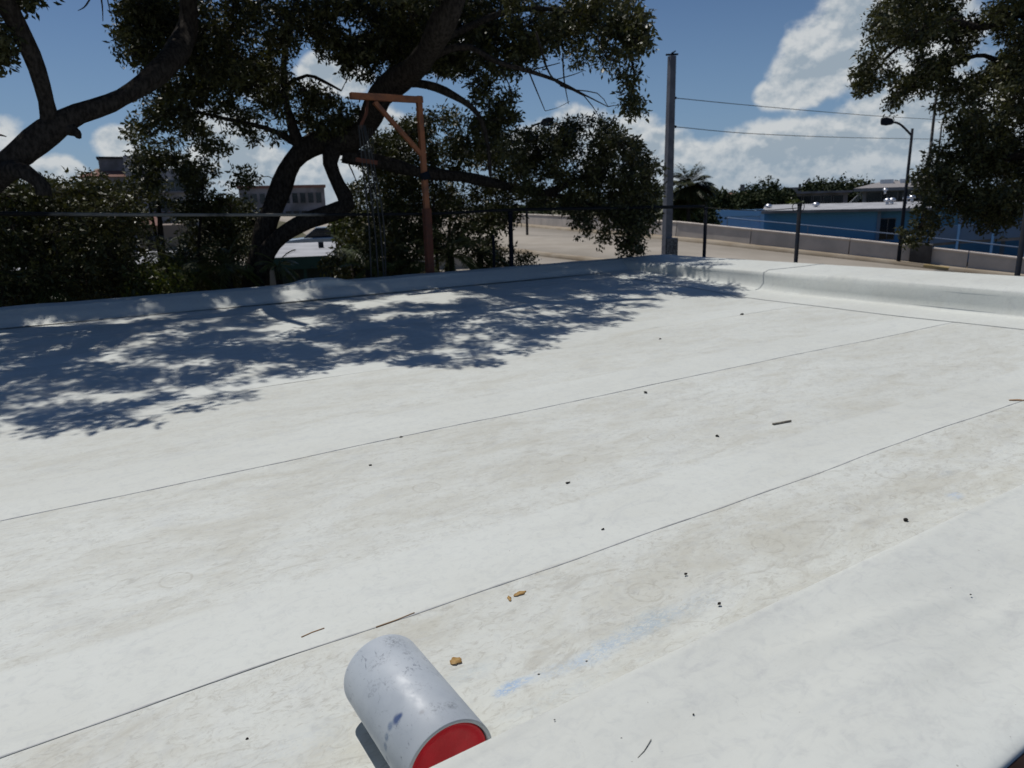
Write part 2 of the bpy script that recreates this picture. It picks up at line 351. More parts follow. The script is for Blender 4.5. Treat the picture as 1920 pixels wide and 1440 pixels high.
def grid(name, xs, ys, zf, m, parent=None, skirt=None):
    nx, ny = len(xs), len(ys); V = [(x, y, zf(x, y)) for y in ys for x in xs]
    Fc = [(j*nx+i, j*nx+i+1, (j+1)*nx+i+1, (j+1)*nx+i) for j in range(ny-1) for i in range(nx-1)]
    if skirt:
        n0 = len(V); V += [(x, ys[0], zf(x, ys[0])-skirt) for x in xs]
        V += [(x, ys[0], zf(x, ys[0])) for x in xs]; Fc += [(n0+i, n0+i+1, n0+nx+i+1, n0+nx+i) for i in range(nx-1)]
    return link(name, npmesh(name, V, Fc), m, parent, True)
roof = empty('roof', (0, 5, RZ)); tag(roof, kind='structure')
seams = [.90, 1.80, 3.42, 5.04, 6.66, 8.28]
def wave(x, k): return .006*math.sin(x*1.3+k*2)+.004*math.sin(x*3.7+k)+.002*math.sin(x*9+k*5)
xs = np.linspace(XL_+.05, XR+.05, 150)
for k, y0 in enumerate(seams):
    y1 = (seams+[YF+.06])[k+1]+.02
    ys = [y0, y0+.03, y0+.07]+list(np.linspace(y0+.15, y1-.021, 9))+[y1]
    def zf(x, y, y0=y0, y1=y1, k=k):
        lap = (.0012 if k < 3 else .0)*max(0, 1-(y-y0)/.10) if k else 0
        cre = .0012*math.exp(-((y-y0-.38)/.012)**2)
        return fz(y)+und(x, y)+lap+cre-(.0 if y < y1-.001 else .004)
    o = grid('membrane_sheet', xs, ys, zf, MM, roof, .0022 if k in (1, 2) else .0003)
    me = o.data; co_ = np.zeros(len(me.vertices)*3, np.float32); me.vertices.foreach_get('co', co_); co_ = co_.reshape(-1, 3)
    for i in range(len(co_)):
        if abs(co_[i, 1]-y0) < .04: co_[i, 1] += wave(co_[i, 0], k)
    me.vertices.foreach_set('co', co_.ravel()); me.update()
    if k in (1, 2):                              # bead of grey sealant along the cut edge
        pts = [(x, y0-.001+wave(x, k), fz(y0)+und(x, y0)+.0006) for x in np.linspace(XL_+.1, 7.15, 420)]
        rr = [((.0034, .0048)[k-1] if k < 3 else .0012)*(1+.25*math.sin(i*.9)+.18*math.sin(i*2.3)) for i in range(len(pts))]
        bead = MB().tube(pts, rr, 6)
        bead.V = [(v[0], v[1], pts[min(i//6, len(pts)-1)][2]+(v[2]-pts[min(i//6, len(pts)-1)][2])*.3) for i, v in enumerate(bead.V)]
        bead.build('sealant_bead', sealm, roof, True)
# flashing strip along the right-hand parapet
ys = np.linspace(.95, 8.9, 90)
grid('membrane_sheet', [7.16, 7.17, 7.3, 7.6, XR+.02], ys, lambda x, y: fz(y)+und(x, y)+.0065, MM, roof)
pts = [(7.158+.004*math.sin(y*2.1), y, fz(y)+und(7.16, y)+.0035) for y in np.linspace(1.0, 8.8, 200)]
MB().tube(pts, .0020, 6).build('sealant_bead', mat('pale_sealant', (.48, .50, .50), .7), roof, True)

# parapets: membrane dressed up a steep face, over a rounded lip and across a wide top
PM = MM
def parapet(name, prof_of, svals, axis, label):
    V = []; n = None
    for s in svals:
        pr = prof_of(s); n = len(pr)
        for a, z in pr: V.append((s, a, z) if axis == 'x' else (a, s, z))
    Fc = [(i*n+k, (i+1)*n+k, (i+1)*n+k+1, i*n+k+1) for i in range(len(svals)-1) for k in range(n-1)]
    if axis == 'y': Fc = [f[::-1] for f in Fc]
    o = link(name, npmesh(name, V, Fc), PM, None, True); tag(o, label, 'parapet'); return o
def lip(base, top, z0, zt, s, seed, outer, zo, slope=.0):
    """profile from the roof floor up the inner face, over the lip to the outer edge; s runs along"""
    w = lambda f, a: a*math.sin(s*f+seed)
    sg = 1 if outer > base else -1
    e = top-base
    P = [(base-sg*.10, z0+.004), (base-sg*.035, z0+.008+w(2.3, .002)), (base+e*.05+w(1.7, .012), z0+.03), (base+e*.25+w(1.1, .016)+w(4.3, .005), z0+(zt-z0)*.35),
         (base+e*.6+w(1.9, .014)+w(5.1, .004), z0+(zt-z0)*.72), (top-sg*.015+w(1.3, .010), zt-.028+w(3.1, .004)), (top+sg*.012, zt-.008+w(2.7, .005)), (top+sg*.05, zt+.002+w(3.9, .004))]
    wd = abs(outer-top)
    for q in (.3, .6, .85): P.append((top+sg*wd*q, zt+.002+slope*q*wd+w(1.6+q*3, .006)+w(6.1+q, .0025)))
    P += [(outer-sg*.02, zo+.0), (outer, zo-.012), (outer+sg*.004, zo-.05), (outer+sg*.004, zo-.22)]
    return P
parapet('parapet', lambda y: lip(XR, 7.905, fz(y), PT, y, 1.0, 9.2, PT), np.linspace(.40, 9.04, 120), 'y', 'wide white membrane covered parapet along the right side of the roof')
bmpx = onz(600, 530, PT)[0]
def leftprof(x):
    P = lip(YF-.22, YF+.04, fz(8.8)+.004, PT, x, 3.0, 9.45, PT); o = []
    for i, (a, z) in enumerate(P):
        if 6 <= i <= 12:
            z += .055*math.exp(-((x-bmpx)/.30)**4)*(.6 if i in (6, 12) else 1)
        o.append((a, z))
    return o
parapet('parapet', leftprof, np.linspace(XL_, 9.2, 240), 'x', 'low far parapet dappled by the oak shade, with a raised lump in its top')
for yy in (6.2,):          # lap joints of the flashing, each sealed with a bead
    P = [(a-(.004 if i < 6 else 0), yy+.012*math.sin(i*1.7+yy), z+.004) for i, (a, z) in enumerate(lip(XR, 7.905, fz(yy), PT, yy, 1.0, 9.2, PT))][:-1]
    o = MB().tube(P, .003, 6).build('flashing_joint', mat('pale_sealant', (.48, .50, .50), .7), bpy.data.objects['parapet'], True)
# near parapet: camera looks across its top
def nearprof(x):
    w = .010*math.sin(x*2.1)+.006*math.sin(x*5.3+1)
    P = [(.96, RZ+.004), (.955, RZ+.03), (.953, PT-.02), (.951, PT-.004), (.945, PT)]
    for q in np.linspace(.03, .97, 34):
        yy = .945-q*.512
        P.append((yy, PT+fold(x, yy)*math.sin(q*math.pi)**.4+.004*math.sin(x*3.3+yy*9)+.003*math.sin(x*7.1-yy*14+2)+w*.4*math.sin(q*math.pi)))
    P += [(.428, PT-.001), (.416, PT-.004), (.411, PT-.009), (.4105, PT-.016)]; return P
fa, fb = onz(1480, 1222, PT), onz(1880, 1085, PT); fd = (fb-fa)[:2]/np.linalg.norm((fb-fa)[:2])
def fold(x, y):          # soft creases where the membrane was dressed over the parapet
    z = 0
    for (ax_, ay_), h, w, ln in ((fa[:2], .007, .028, .55), (fa[:2]+np.array([-.12, -.13]), .004, .04, .4), (fa[:2]+np.array([.35, -.16]), .005, .035, .5), (fa[:2]+np.array([-.55, .06]), .003, .03, .35)):
        dx, dy = x-ax_, y-ay_; u = dx*fd[0]+dy*fd[1]; v = -dx*fd[1]+dy*fd[0]; z += h*math.exp(-(v/w)**2)*math.exp(-((u-ln*.5)/(ln*.6))**4)
    return z+.0016*math.sin(x*11+y*7)*math.sin(y*17-x*3)
V = []; xs_ = np.concatenate([np.linspace(XL_, .2, 60), np.linspace(.22, 3.2, 190), np.linspace(3.25, 7.9, 70)])
for x in xs_: V += [(x, a, z) for a, z in nearprof(x)]
n = len(nearprof(0)); Fc = [(i*n+k, i*n+k+1, (i+1)*n+k+1, (i+1)*n+k) for i in range(len(xs_)-1) for k in range(n-1)]
Fc = [f[::-1] for f in Fc]
PN = MM.copy(); PN.name = 'parapet_membrane'
o = link('parapet', npmesh('parapet', V, Fc), MM, None, True); tag(o, 'near white membrane covered parapet across the bottom right corner', 'parapet')
MB().box((XL_, .385, PT-.30), (8.0, .4095, PT-.014)).build('fascia_board', brown)
tag(bpy.data.objects['fascia_board'], 'dark brown fascia under the outer edge of the near parapet', 'fascia')
MB().box((XL_, .4105, PT-.29), (8.0, .425, PT-.02)).build('fascia_batten', brown, bpy.data.objects['fascia_board'])
MB().box((XL_, .43, 0), (9.19, 9.44, RZ-.06)).build('building_body', stucco)
tag(bpy.data.objects['building_body'], 'pale stucco flat roofed building carrying the white membrane roof', 'building')

# ------------------------------------------------------------------ the pipe with its red plug
pr, pxc, py0, py1 = .0987, .522, 1.10, 1.465
pipe = empty('plastic_pipe', (pxc, (py0+py1)/2, RZ)); tag(pipe, 'short scuffed pale grey plastic pipe with a red plug lying on the roof', 'pipe')
PMt = bpy.data.materials.new('scuffed_pvc'); PMt.use_nodes = True; t = PMt.node_tree; b = t.nodes['Principled BSDF']
b.inputs['Specular IOR Level'].default_value = .4
gp = t.nodes.new('ShaderNodeNewGeometry').outputs['Position']
c = mixc(t, smooth(t, noise(t, gp, 12, 5), .35, .7), (.47, .51, .545), (.415, .455, .495))
sx = noise(t, vmath(t, 'MULTIPLY', gp, (62, 28, 62)).outputs[0], 1.1, 9, .80, 1.4)
dens = smooth(t, noise(t, gp, 9, 2), .42, .62)
c = mixc(t, math_(t, 'MULTIPLY', smooth(t, sx, .555, .63), math_(t, 'MULTIPLY_ADD', dens, .7, .18)), c, (.16, .18, .22))
c = mixc(t, smooth(t, noise(t, gp, 160, 2), .74, .78, 0, .7), c, (.1, .1, .11))
def onpipe(x, y):
    v = ray(x, y); dx, dz = v[0], v[2]; ox, oz = -pxc, CZ-(RZ+pr)
    A_ = dx*dx+dz*dz; B_ = ox*dx+oz*dz; C_ = ox*ox+oz*oz-pr*pr; tt = (-B_-math.sqrt(max(0, B_*B_-A_*C_)))/A_; return C+v*tt
for x, y, r, col, s, lo in ((745,1350,.016,(.03,.07,.2),.95,.36),(752,1343,.010,(.03,.07,.2),.95,.3),(733,1362,.013,(.10,.16,.28),.8,.36),(726,1382,.012,(.12,.18,.28),.8,.38),(723,1400,.012,(.12,.18,.28),.8,.38),(726,1425,.012,(.14,.18,.28),.7,.4),(792,1338,.010,(.2,.2,.22),.6,.36),(764,1270,.005,(.04,.04,.05),.9,.35),(775,1263,.005,(.04,.04,.05),.9,.35),(787,1258,.004,(.03,.03,.03),.95,.2),(800,1255,.005,(.03,.03,.03),.95,.2),(740,1205,.035,(.13,.14,.16),.7,.48),(718,1235,.03,(.13,.14,.17),.7,.5),(700,1250,.02,(.13,.14,.17),.6,.5),(735,1280,.03,(.16,.17,.2),.5,.52),(845,1325,.02,(.05,.05,.06),.5,.46),(700,1290,.03,(.14,.15,.18),.6,.5),(760,1225,.02,(.1,.1,.12),.6,.5),(820,1330,.025,(.16,.17,.2),.6,.5),(790,1290,.03,(.18,.19,.22),.5,.52)):
    q = onpipe(x, y); k = smooth(t, vmath(t, 'DISTANCE', gp, q).outputs['Value'], r, r*.3)
    c = mixc(t, math_(t, 'MULTIPLY', k, smooth(t, noise(t, gp, 130, 7, .8), lo, lo+.10, 0, s*.9)), c, col)
L(t, c, b.inputs['Base Color'])
L(t, smooth(t, noise(t, gp, 30, 5, .6), .3, .7, .36, .58), b.inputs['Roughness'])
th = .0085
def ring(y, r): return [(pxc+r*math.cos(2*math.pi*k/64), y, RZ+.004+pr+r*math.sin(2*math.pi*k/64)) for k in range(64)]
prof = [(py0+.03, pr-th), (py0+.001, pr-th), (py0, pr-th+.001), (py0, pr-.001), (py0+.001, pr), (py1-.012, pr), (py1-.005, pr-.002), (py1-.001, pr-.006), (py1, pr-.010), (py1, pr-th-.004), (py1-.001, pr-th-.006), (py1-.01, pr-th-.006), (py1-.02, pr-th), (py0+.03, pr-th)]
V = []; [V.extend(ring(y, r)) for y, r in prof]
Fc = [(i*64+k, i*64+(k+1) % 64, (i+1)*64+(k+1) % 64, (i+1)*64+k) for i in range(len(prof)-1) for k in range(64)]
link('pipe_wall', npmesh('pipe_wall', V, Fc), PMt, pipe, True)
red = mat('red_plastic', (.62, .008, .022), .3, (.50, .006, .016), 14, .12, 60, spec=.3)
prof = [(py0+.012, pr-th-.0025), (py0+.006, pr-th-.003), (py0+.005, pr-th-.006), (py0+.010, pr-th-.012), (py0+.013, .06), (py0+.010, .03), (py0+.009, .002)]
V = []; [V.extend(ring(y, r)) for y, r in prof]
Fc = [(i*64+k, i*64+(k+1) % 64, (i+1)*64+(k+1) % 64, (i+1)*64+k) for i in range(len(prof)-1) for k in range(64)]
link('end_plug', npmesh('end_plug', V, Fc), red, pipe, True)

# ------------------------------------------------------------------ small litter on the membrane
grit = mat('dark_grit', (.035, .032, .028), .9, spec=.1); tanl = mat('dry_tan_leaf', (.42, .27, .10), .6, (.30, .17, .05), 60); brl = mat('brown_twig', (.34, .22, .13), .8); strawm = mat('grey_straw', (.33, .30, .24), .7, (.16, .14, .11), 40)
def blobm(q, r, seed, m, label, cat, name, group, el=(1, 1, .6)):
    rg = np.random.default_rng(seed); bm = bmesh.new(); bmesh.ops.create_icosphere(bm, subdivisions=2, radius=1)
    ph = rg.uniform(0, 6, 6)
    for v in bm.verts:
        k = 1+.28*math.sin(v.co.x*3+ph[0])+.22*math.sin(v.co.y*4+ph[1])+.2*math.sin(v.co.z*5+ph[2]); v.co = Vector((v.co.x*k*el[0]*r, v.co.y*k*el[1]*r, v.co.z*k*el[2]*r))
    me = bpy.data.meshes.new(name); bm.to_mesh(me); bm.free(); o = link(name, me, m); o.location = (q[0], q[1], q[2]+r*el[2]*.7); tag(o, label, cat, group); return o
gl = [(1065,906,.011,'flat black crumb in the middle of the roof between the two long seams'),(1211,736,.014,'black crumb just below the upper long seam'),(1698,976,.013,'crushed black crumb near the right edge of the roof'),
      (1348,1133,.008,'angular black crumb below the lower seam, right of centre'),(1285,1077,.007,'small black crumb above the angular one'),(752,820,.010,'black crumb lying on the upper seam, left of centre'),(1238,636,.014,'far black crumb just right of the tree shadow'),
      (695,873,.009,'small black crumb below the upper seam, left of centre'),(1345,818,.012,'brownish crumb left of the straw piece'),(1391,590,.022,'flat grey crumb farthest towards the right parapet'),(1130,993,.007,'tiny crumb below the flat black crumb'),(463,1386,.005,'tiny crumb in the lower left corner of the roof'),(300,500,0,'')]
for i, (x, y, r, lb) in enumerate(gl):
    if r: blobm(onz(x, y, RZ), r*.7, i, grit, lb, 'debris', 'grit_crumb', 'dark crumbs scattered on the roof', (1.2, .9, .55))
near_g = [(1040,1350),(1010,1265),(1480,1360),(1246,1328),(1300,1340),(1670,1160),(1700,1142),(1100,1240),(1165,1385),(1750,1330),(1820,1115)]
lst = ['left of the hair like fibre','beside the parapet edge near the pipe','bottom centre right','of brownish colour at centre','right of the brownish speck','high on the right','next to the highest speck','nearest the dirty strip','at the bottom','near the lower right corner','farthest right']
for i, (x, y) in enumerate(near_g):
    blobm(onz(x, y, PT), .0013+.0006*(i % 3), i+40, grit if i != 3 else brl, 'tiny dark speck on the near parapet top '+lst[i], 'speck', 'grit_speck', 'specks on the near parapet', (1.2, 1, .5))
def leafbit(x, y, z, ln, wd, ang, m, name, label, cat, curl=.25):
    q = onz(x, y, z); V = []; n = 7
    for i in range(n):
        u = i/(n-1); w = wd*math.sin(math.pi*min(.98, max(.04, u)))**.7*(1+.25*math.sin(i*2.1))
        for s in (-1, 0, 1): V.append(((u-.5)*ln, s*w, .0006+abs(s)*wd*curl+.0012*math.sin(u*5)))
    Fc = [(i*3+k, (i+1)*3+k, (i+1)*3+k+1, i*3+k+1) for i in range(n-1) for k in range(2)]
    o = link(name, npmesh(name, V, Fc), m, None, True); o.location = tuple(q); o.rotation_euler = (0, 0, ang)
    md = o.modifiers.new('s', 'SOLIDIFY'); md.thickness = .0008; tag(o, label, cat)
leafbit(855,1240,RZ,.036,.016,.3,tanl,'dry_leaf','curled amber dry leaf lying just right of the grey pipe','leaf',.16)
leafbit(975,1113,RZ,.05,.010,.1,tanl,'dry_leaf','narrow torn tan leaf below the lower seam, above the pipe','leaf',.12)
leafbit(955,1122,RZ,.035,.006,1.2,tanl,'dry_leaf','tiny tan leaf scrap touching the narrow torn leaf','leaf',.1)
leafbit(1908,751,RZ,.10,.014,-.6,brl,'dry_leaf','reddish brown leaf at the right edge of the photo by the seam','leaf',.3)
def stick(pts, r, m, name, label, cat, z=RZ):
    P = [onz(x, y, z+r*1.2) for x, y in pts]; o = MB().tube(P, r, 6).build(name, m, None, True); tag(o, label, cat)
stick([(1449,795),(1483,789)], .006, strawm, 'straw_piece', 'short pale straw lying between the two long seams', 'straw')
stick([(565,1195),(585,1186),(608,1178)], .0026, brl, 'pine_needle', 'thin brown needle lying above the lower seam, left of the pipe', 'needle')
stick([(705,1176),(745,1162),(777,1149)], .0024, brl, 'pine_needle', 'thin brown needle touching the lower seam above the pipe', 'needle')
stick([(1196,1421),(1208,1408),(1216,1395),(1221,1386)], .0006, grit, 'fibre', 'single dark hair like fibre on the near parapet top', 'fibre', PT+.002)

# ------------------------------------------------------------------ trees
def tube_limb(mb, pts, step=.14, n=12, rough=.055, seed=0):
    """pts: (px, py, distance, radius in px)"""
    P = []
    for x, y, D, w in pts:
        q = at(x, y, D); P.append([*q, w*float((q-C) @ fw)/F*.96])
    S_ = spline(P, step); rg = np.random.default_rng(seed); k = rg.uniform(0, 9, 4)
    for i in range(len(S_)):
        r = S_[i, 3]; S_[i, 0] += r*.18*math.sin(i*.35+k[0]); S_[i, 2] += r*.18*math.sin(i*.42+k[1]); S_[i, 3] = r*(1+.09*math.sin(i*.6+k[2])+.06*math.sin(i*1.3+k[3]))
    mb.tube(S_[:, :3], S_[:, 3], n, rough, seed=seed); return S_[:, :3]
def connect(cl, limbs, T, idx):
    """branch from the nearest limb to each clump, and twigs to each rosette"""
    LP = np.concatenate(limbs); cen = np.array([c for c, r in cl]); A = []; B = []; ra = []; rb = []
    order = np.argsort([np.min(np.linalg.norm(LP-c, axis=1)) for c in cen]); done = LP; 
    for i in order:
        dd = np.linalg.norm(done-cen[i], axis=1); j = int(np.argmin(dd)); a = done[j]; L_ = dd[j]
        m1 = a+(cen[i]-a)*.35+np.array([0, 0, .10*L_])+rng.normal(0, .05*L_, 3); m2 = a+(cen[i]-a)*.7+np.array([0, 0, .07*L_])+rng.normal(0, .05*L_, 3)
        pp = [a, m1, m2, cen[i]]; r = .006+.006*L_
        for u in range(3): A.append(pp[u]); B.append(pp[u+1]); ra.append(r*(1-.27*u)); rb.append(r*(1-.27*(u+1)))
        done = np.vstack([done, m1, m2, cen[i]])
    p1 = segs(A, B, np.array(ra), np.array(rb), 5)
    mid = (cen[idx]+T)/2+rng.normal(0, .03, T.shape)
    return join([p1, segs(cen[idx], mid, .0045, .003), segs(mid, T, .003, .0018)])
def make_tree(name, label, cat, base, mb, limbs, cl, m, group=None, shade_cl=None, **kw):
    r = empty(name, base); tag(r, label, cat, group)
    mb.build('trunk', bark, r, True)
    V, Fc, T, idx = foliage(cl, **kw)
    if shade_cl:
        V2, F2, T2, idx2 = foliage(shade_cl, per=30, npl=17, rr=.10, size=.080); V, Fc = join([(V, Fc), (V2, F2)]); T = np.vstack([T, T2]); idx = np.concatenate([idx, idx2+len(cl)]); cl = cl+shade_cl
    link('crown', npmesh('crown', V, Fc), m, r)
    V, Fc = connect(cl, limbs, T, idx); link('twigs', npmesh('twigs', V, Fc), twigm, r)['kind'] = 'stuff'
    return r
def region(poly, n, D0, D1, r0, r1, holes=()):
    return [(at(x, y, random.uniform(D0, D1)), random.uniform(r0, r1)) for x, y in samp(poly, n, holes)]

# --- central live oak
mb = MB(); lm = []
def A(*pts, **k): lm.append(tube_limb(mb, pts, **k))
A((455,760,12.2,28),(470,600,12.2,26),(482,520,12.2,24),(497,440,12.3,19),(521,365,12.5,19),(546,305,12.5,20),(590,272,12.5,22),(640,266,12.3,23),(690,235,12,23),(716,180,11.4,24),(770,132,10.8,25),(815,75,10.2,23),(850,10,9.9,23),(895,-80,10.1,17),(930,-190,10.5,12),(950,-300,10.9,8), seed=1, n=16)
A((470,560,12.2,18),(505,468,12.1,18),(560,424,12.0,15),(620,402,12.0,16),(648,384,12.0,17),(633,345,12.1,15),(618,305,12.2,14),(626,272,12.3,17), seed=2, n=14)
A((560,280,12.5,12),(540,215,12.4,8),(532,160,12.3,7),(534,100,12.2,6),(548,40,12,5),(560,-30,11.8,4), seed=3, n=8)
A((560,270,12.5,8),(520,248,12.5,6),(480,235,12.4,5),(430,225,12.3,4),(370,210,12.2,3), seed=4, n=7)
A((532,160,12.3,5),(575,142,12.2,3.5),(605,152,12.2,3),(640,170,12.2,2), seed=5, n=6)
A((690,190,11.5,13),(745,158,11.3,8),(800,158,11.2,8),(850,180,11,7),(895,214,10.9,6),(915,270,10.9,4),(920,330,10.9,3), seed=6, n=8)
A((770,140,10.8,12),(830,95,10.6,8),(880,88,10.5,7),(930,115,10.4,5),(980,130,10.3,4),(1040,150,10.3,3),(1090,175,10.3,2.2),(1140,200,10.3,1), seed=7, n=7)
A((800,90,10.5,12),(880,50,10.8,7),(960,20,11,5),(1050,20,11,4),(1130,45,10.9,3.2),(1175,90,10.8,2.8),(1190,150,10.7,2),(1178,200,10.7,1.5), seed=8, n=8)
A((640,290,12.3,17),(720,303,12.3,13),(800,325,12.3,12),(880,335,12.4,10),(960,350,12.6,9),(1020,362,12.8,8),(1080,340,12.9,6),(1130,320,13,4), seed=9, n=9)
A((1010,360,12.8,5),(1080,375,12.8,4),(1140,395,12.8,3),(1180,440,12.8,2), seed=10, n=6)
A((330,110,11,17),(352,60,10.8,15),(352,0,10.5,14),(340,-80,10,12),(360,-200,9.5,9), seed=11, n=9)
A((850,10,9.9,12),(760,-60,9.6,8),(640,-130,9.5,6),(500,-200,9.3,4),(380,-260,9.1,3), seed=12, n=8)
for s, pts in enumerate([[(1005,60,10.2,2.5),(1020,110,10.2,2.2),(1032,140,10.2,1.8),(1060,165,10.2,1.4),(1120,175,10.2,1.0),(1140,200,10.2,.6)],[(990,130,10.3,1.5),(1004,165,10.3,1.3),(1022,208,10.3,.8)],[(1055,100,10.2,1.5),(1058,150,10.2,1.3),(1066,195,10.2,.8)],
        [(1050,160,10.2,1.6),(1095,180,10.2,1.2),(1125,222,10.2,.7)],[(1120,70,10,1.8),(1135,100,10,1.2),(1150,115,10,.7)],[(865,165,10.7,1.6),(885,155,10.7,1.3),(905,140,10.7,.8)],[(940,130,10.5,1.6),(955,160,10.5,1.2),(962,190,10.5,.7)],
        [(1040,150,10.2,1.1),(1075,140,10.2,.9),(1095,132,10.2,.5)],[(1004,130,10.3,1.2),(1050,118,10.3,.8)],[(1022,208,10.3,.8),(1045,202,10.3,.6),(1068,190,10.3,.4)],[(640,280,12.2,1.6),(660,320,12.2,1.2),(672,350,12.2,.7)]]):
    tube_limb(mb, pts, seed=20+s, n=5, rough=0)
holes = [(545,105,14,26),(618,118,30,24),(520,150,16,20),(600,145,40,18),(505,250,18,30),(690,130,18,14),(560,220,14,14),(410,20,14,10)]
cl = []
cl += region([(228,55),(250,-10),(620,-10),(620,95),(560,105),(500,95),(480,150),(340,150),(300,125),(255,112)], 125, 11.2, 13.4, .15, .32, [(390,6,24,10),(560,100,20,12)])
cl += region([(290,165),(350,130),(520,110),(535,190),(520,250),(480,300),(465,365),(430,330),(400,290),(350,330),(300,290),(250,320),(245,250),(275,200)], 112, 11.8, 13.8, .12, .26, [(505,160,12,14),(500,225,14,12),(470,285,24,22),(435,300,15,25),(330,215,10,8),(395,250,12,10)])
cl += region([(565,160),(620,165),(675,200),(672,250),(640,262),(590,258),(555,215)], 38, 11.8, 13, .12, .24)
cl += region([(600,-10),(970,-10),(960,60),(880,70),(850,130),(780,125),(690,115),(655,125),(610,75)], 150, 11.0, 13.5, .16, .32, [(595,110,30,20),(645,130,30,16)])
cl += region([(640,110),(700,118),(710,150),(660,150)], 6, 11, 12, .10, .16)
cl += region([(850,60),(960,40),(1090,-10),(1215,-10),(1205,45),(1120,70),(1100,120),(1060,110),(1030,90),(985,125),(960,140),(900,130),(860,120)], 110, 10.6, 12.4, .12, .26, [(1060,10,20,12),(925,60,16,12),(870,105,14,14)])
cl += region([(1130,50),(1212,15),(1212,95),(1195,140),(1198,205),(1165,212),(1155,160),(1165,120),(1120,110)], 44, 10.3, 11.0, .09, .19, [(1150,90,10,18)])
cl += region([(900,135),(955,165),(972,225),(968,285),(925,300),(885,225),(880,175)], 34, 10.8, 12.5, .12, .22)
cl += region([(990,245),(1050,232),(1130,232),(1195,270),(1228,300),(1236,350),(1215,400),(1218,455),(1180,472),(1130,450),(1090,430),(1050,400),(1000,372),(968,335),(985,290)], 150, 12.0, 14.0, .15, .28, [(1035,270,14,8),(1100,245,12,8),(1070,355,16,7),(1015,350,12,10),(1125,420,14,12),(1090,455,20,10)])
# overhanging canopy, out of the frame, whose shade lies across the left of the roof
shade = [(-7,4.8),(-.6,4.9),(.0,4.7),(.6,4.55),(1.0,4.9),(1.4,5.3),(2.2,5.1),(2.7,4.75),(3.4,5.0),(4.1,5.05),(4.9,5.6),(5.6,6.1),(6.4,6.4),(6.5,7.1),(7.0,8.4),(8.1,8.0),(8.8,7.1),(9.4,7.3),(9.5,10),(-7,10)]
nsh = 0; tries = 0; shc = []
while nsh < 1150 and tries < 150000:
    tries += 1; x, y = random.uniform(-7, 9.3), random.uniform(4.5, 10)
    if not inpoly(x, y, shade): continue
    if ((x-3.6)/.9)**2+((y-8.1)/.38)**2 < 1 or ((x-1.9)/.5)**2+((y-7.2)/.35)**2 < 1 or ((x-.3)/.35)**2+((y-6.6)/.22)**2 < 1 or ((x-1.2)/.4)**2+((y-5.6)/.12)**2 < 1: continue
    if random.random() > (1.0 if y < 6.9 and x < 3.6 else .62): continue
    h = random.uniform(3.6, 6.5) if y < 7 else random.uniform(4.5, 9)
    P = np.array([x, y, RZ])+SV*(h/SV[2]); px, pyy, dep = proj(P)
    if pyy > -25 and dep > 0 and -60 < px < 1980 and not (255 < px < 1195 and pyy < 115): continue
    edge = y < 5.6+max(0, (x-4))*.5
    shc.append((P, random.uniform(.10, .18) if edge else random.uniform(.13, .28))); nsh += 1
nst = 0
while nst < 260:          # crown that keeps the far parapet itself in dappled shade
    x, y = random.uniform(-7, 8.2), random.uniform(8.85, 9.7); h = random.uniform(4.6, 8.5)
    if abs(x-bmpx) < .38 or random.random() < .12: continue
    P = np.array([x, y, PT])+SV*(h/SV[2]); px, pyy, dep = proj(P)
    if pyy > -25 and not (255 < px < 1195 and pyy < 115): continue
    shc.append((P, random.uniform(.12, .26))); nst += 1
b0 = at(455, 760, 12.2); b0[2] = 0
# root flare down to the ground
mb.tube([b0+np.array([0,0,-.2]), b0+np.array([0,0,.5]), at(455,760,12.2)], [.62, .42, .36], 14, .08, seed=50)
make_tree('oak_tree', 'big dark live oak with twin twisted trunks overhanging the left of the roof', 'tree', b0, mb, lm, cl, leafm, per=21, npl=16, rr=.095, size=.075, shade_cl=shc)

# --- left oak: thick limb crossing the corner
mb = MB(); lm = []
A((-420,760,9.6,60),(-330,560,9.4,48),(-180,440,9.3,32),(-40,345,9.3,26),(40,285,9.2,23),(92,242,9.2,25),(150,210,9.2,18),(210,193,9.3,17),(270,160,9.5,18),(315,115,9.8,21),(338,75,10.2,20),(352,20,10.4,16),(352,-60,10.3,13),(330,-160,10,9), seed=31, n=16)
A((92,240,9.2,20),(84,190,9.1,16),(68,130,9.0,16),(46,75,8.9,17),(18,20,8.8,17),(-20,-40,8.6,16),(-80,-130,8.3,12),(-120,-240,8,8), seed=32, n=14)
A((-30,345,9.3,26),(30,318,9.0,18),(62,335,8.9,14),(78,352,8.9,15),(80,368,8.9,12), seed=33, n=12)
A((118,240,9.2,14),(140,248,9.1,10),(146,256,9.05,7), seed=34, n=10, rough=.12)
for s, pts in enumerate([[(190,-40,9.5,2),(168,0,9.5,1.6),(158,14,9.5,1.2),(146,20,9.5,.6)],[(186,-30,9.5,2),(192,12,9.5,1.3),(193,40,9.5,.7)],[(200,-10,9.5,1.2),(206,20,9.5,.9),(214,40,9.5,.5)],[(-20,252,9.5,2.4),(0,253,9.5,2),(12,256,9.5,1)]]):
    tube_limb(mb, pts, seed=60+s, n=5, rough=0)
cl = region([(-80,-30),(75,-30),(70,15),(55,28),(30,5),(-80,5)], 26, 8.6, 9.6, .10, .2)
cl += region([(-80,50),(10,52),(34,85),(30,100),(5,125),(-80,120)], 24, 8.8, 9.6, .10, .2)
for x, y, h in [(random.uniform(-6, .2), random.uniform(5.2, 9.5), random.uniform(4.3, 6)) for _ in range(90)]:
    P = np.array([x, y, RZ])+SV*(h/SV[2]); px, pyy, dep = proj(P)
    if pyy > -25 and -60 < px: continue
    cl.append((P, random.uniform(.16, .3)))
b0 = at(-420, 760, 9.6); b0[2] = 0
mb.tube([b0, at(-420, 765, 9.6)], [.6, .48], 14, .06, seed=51)
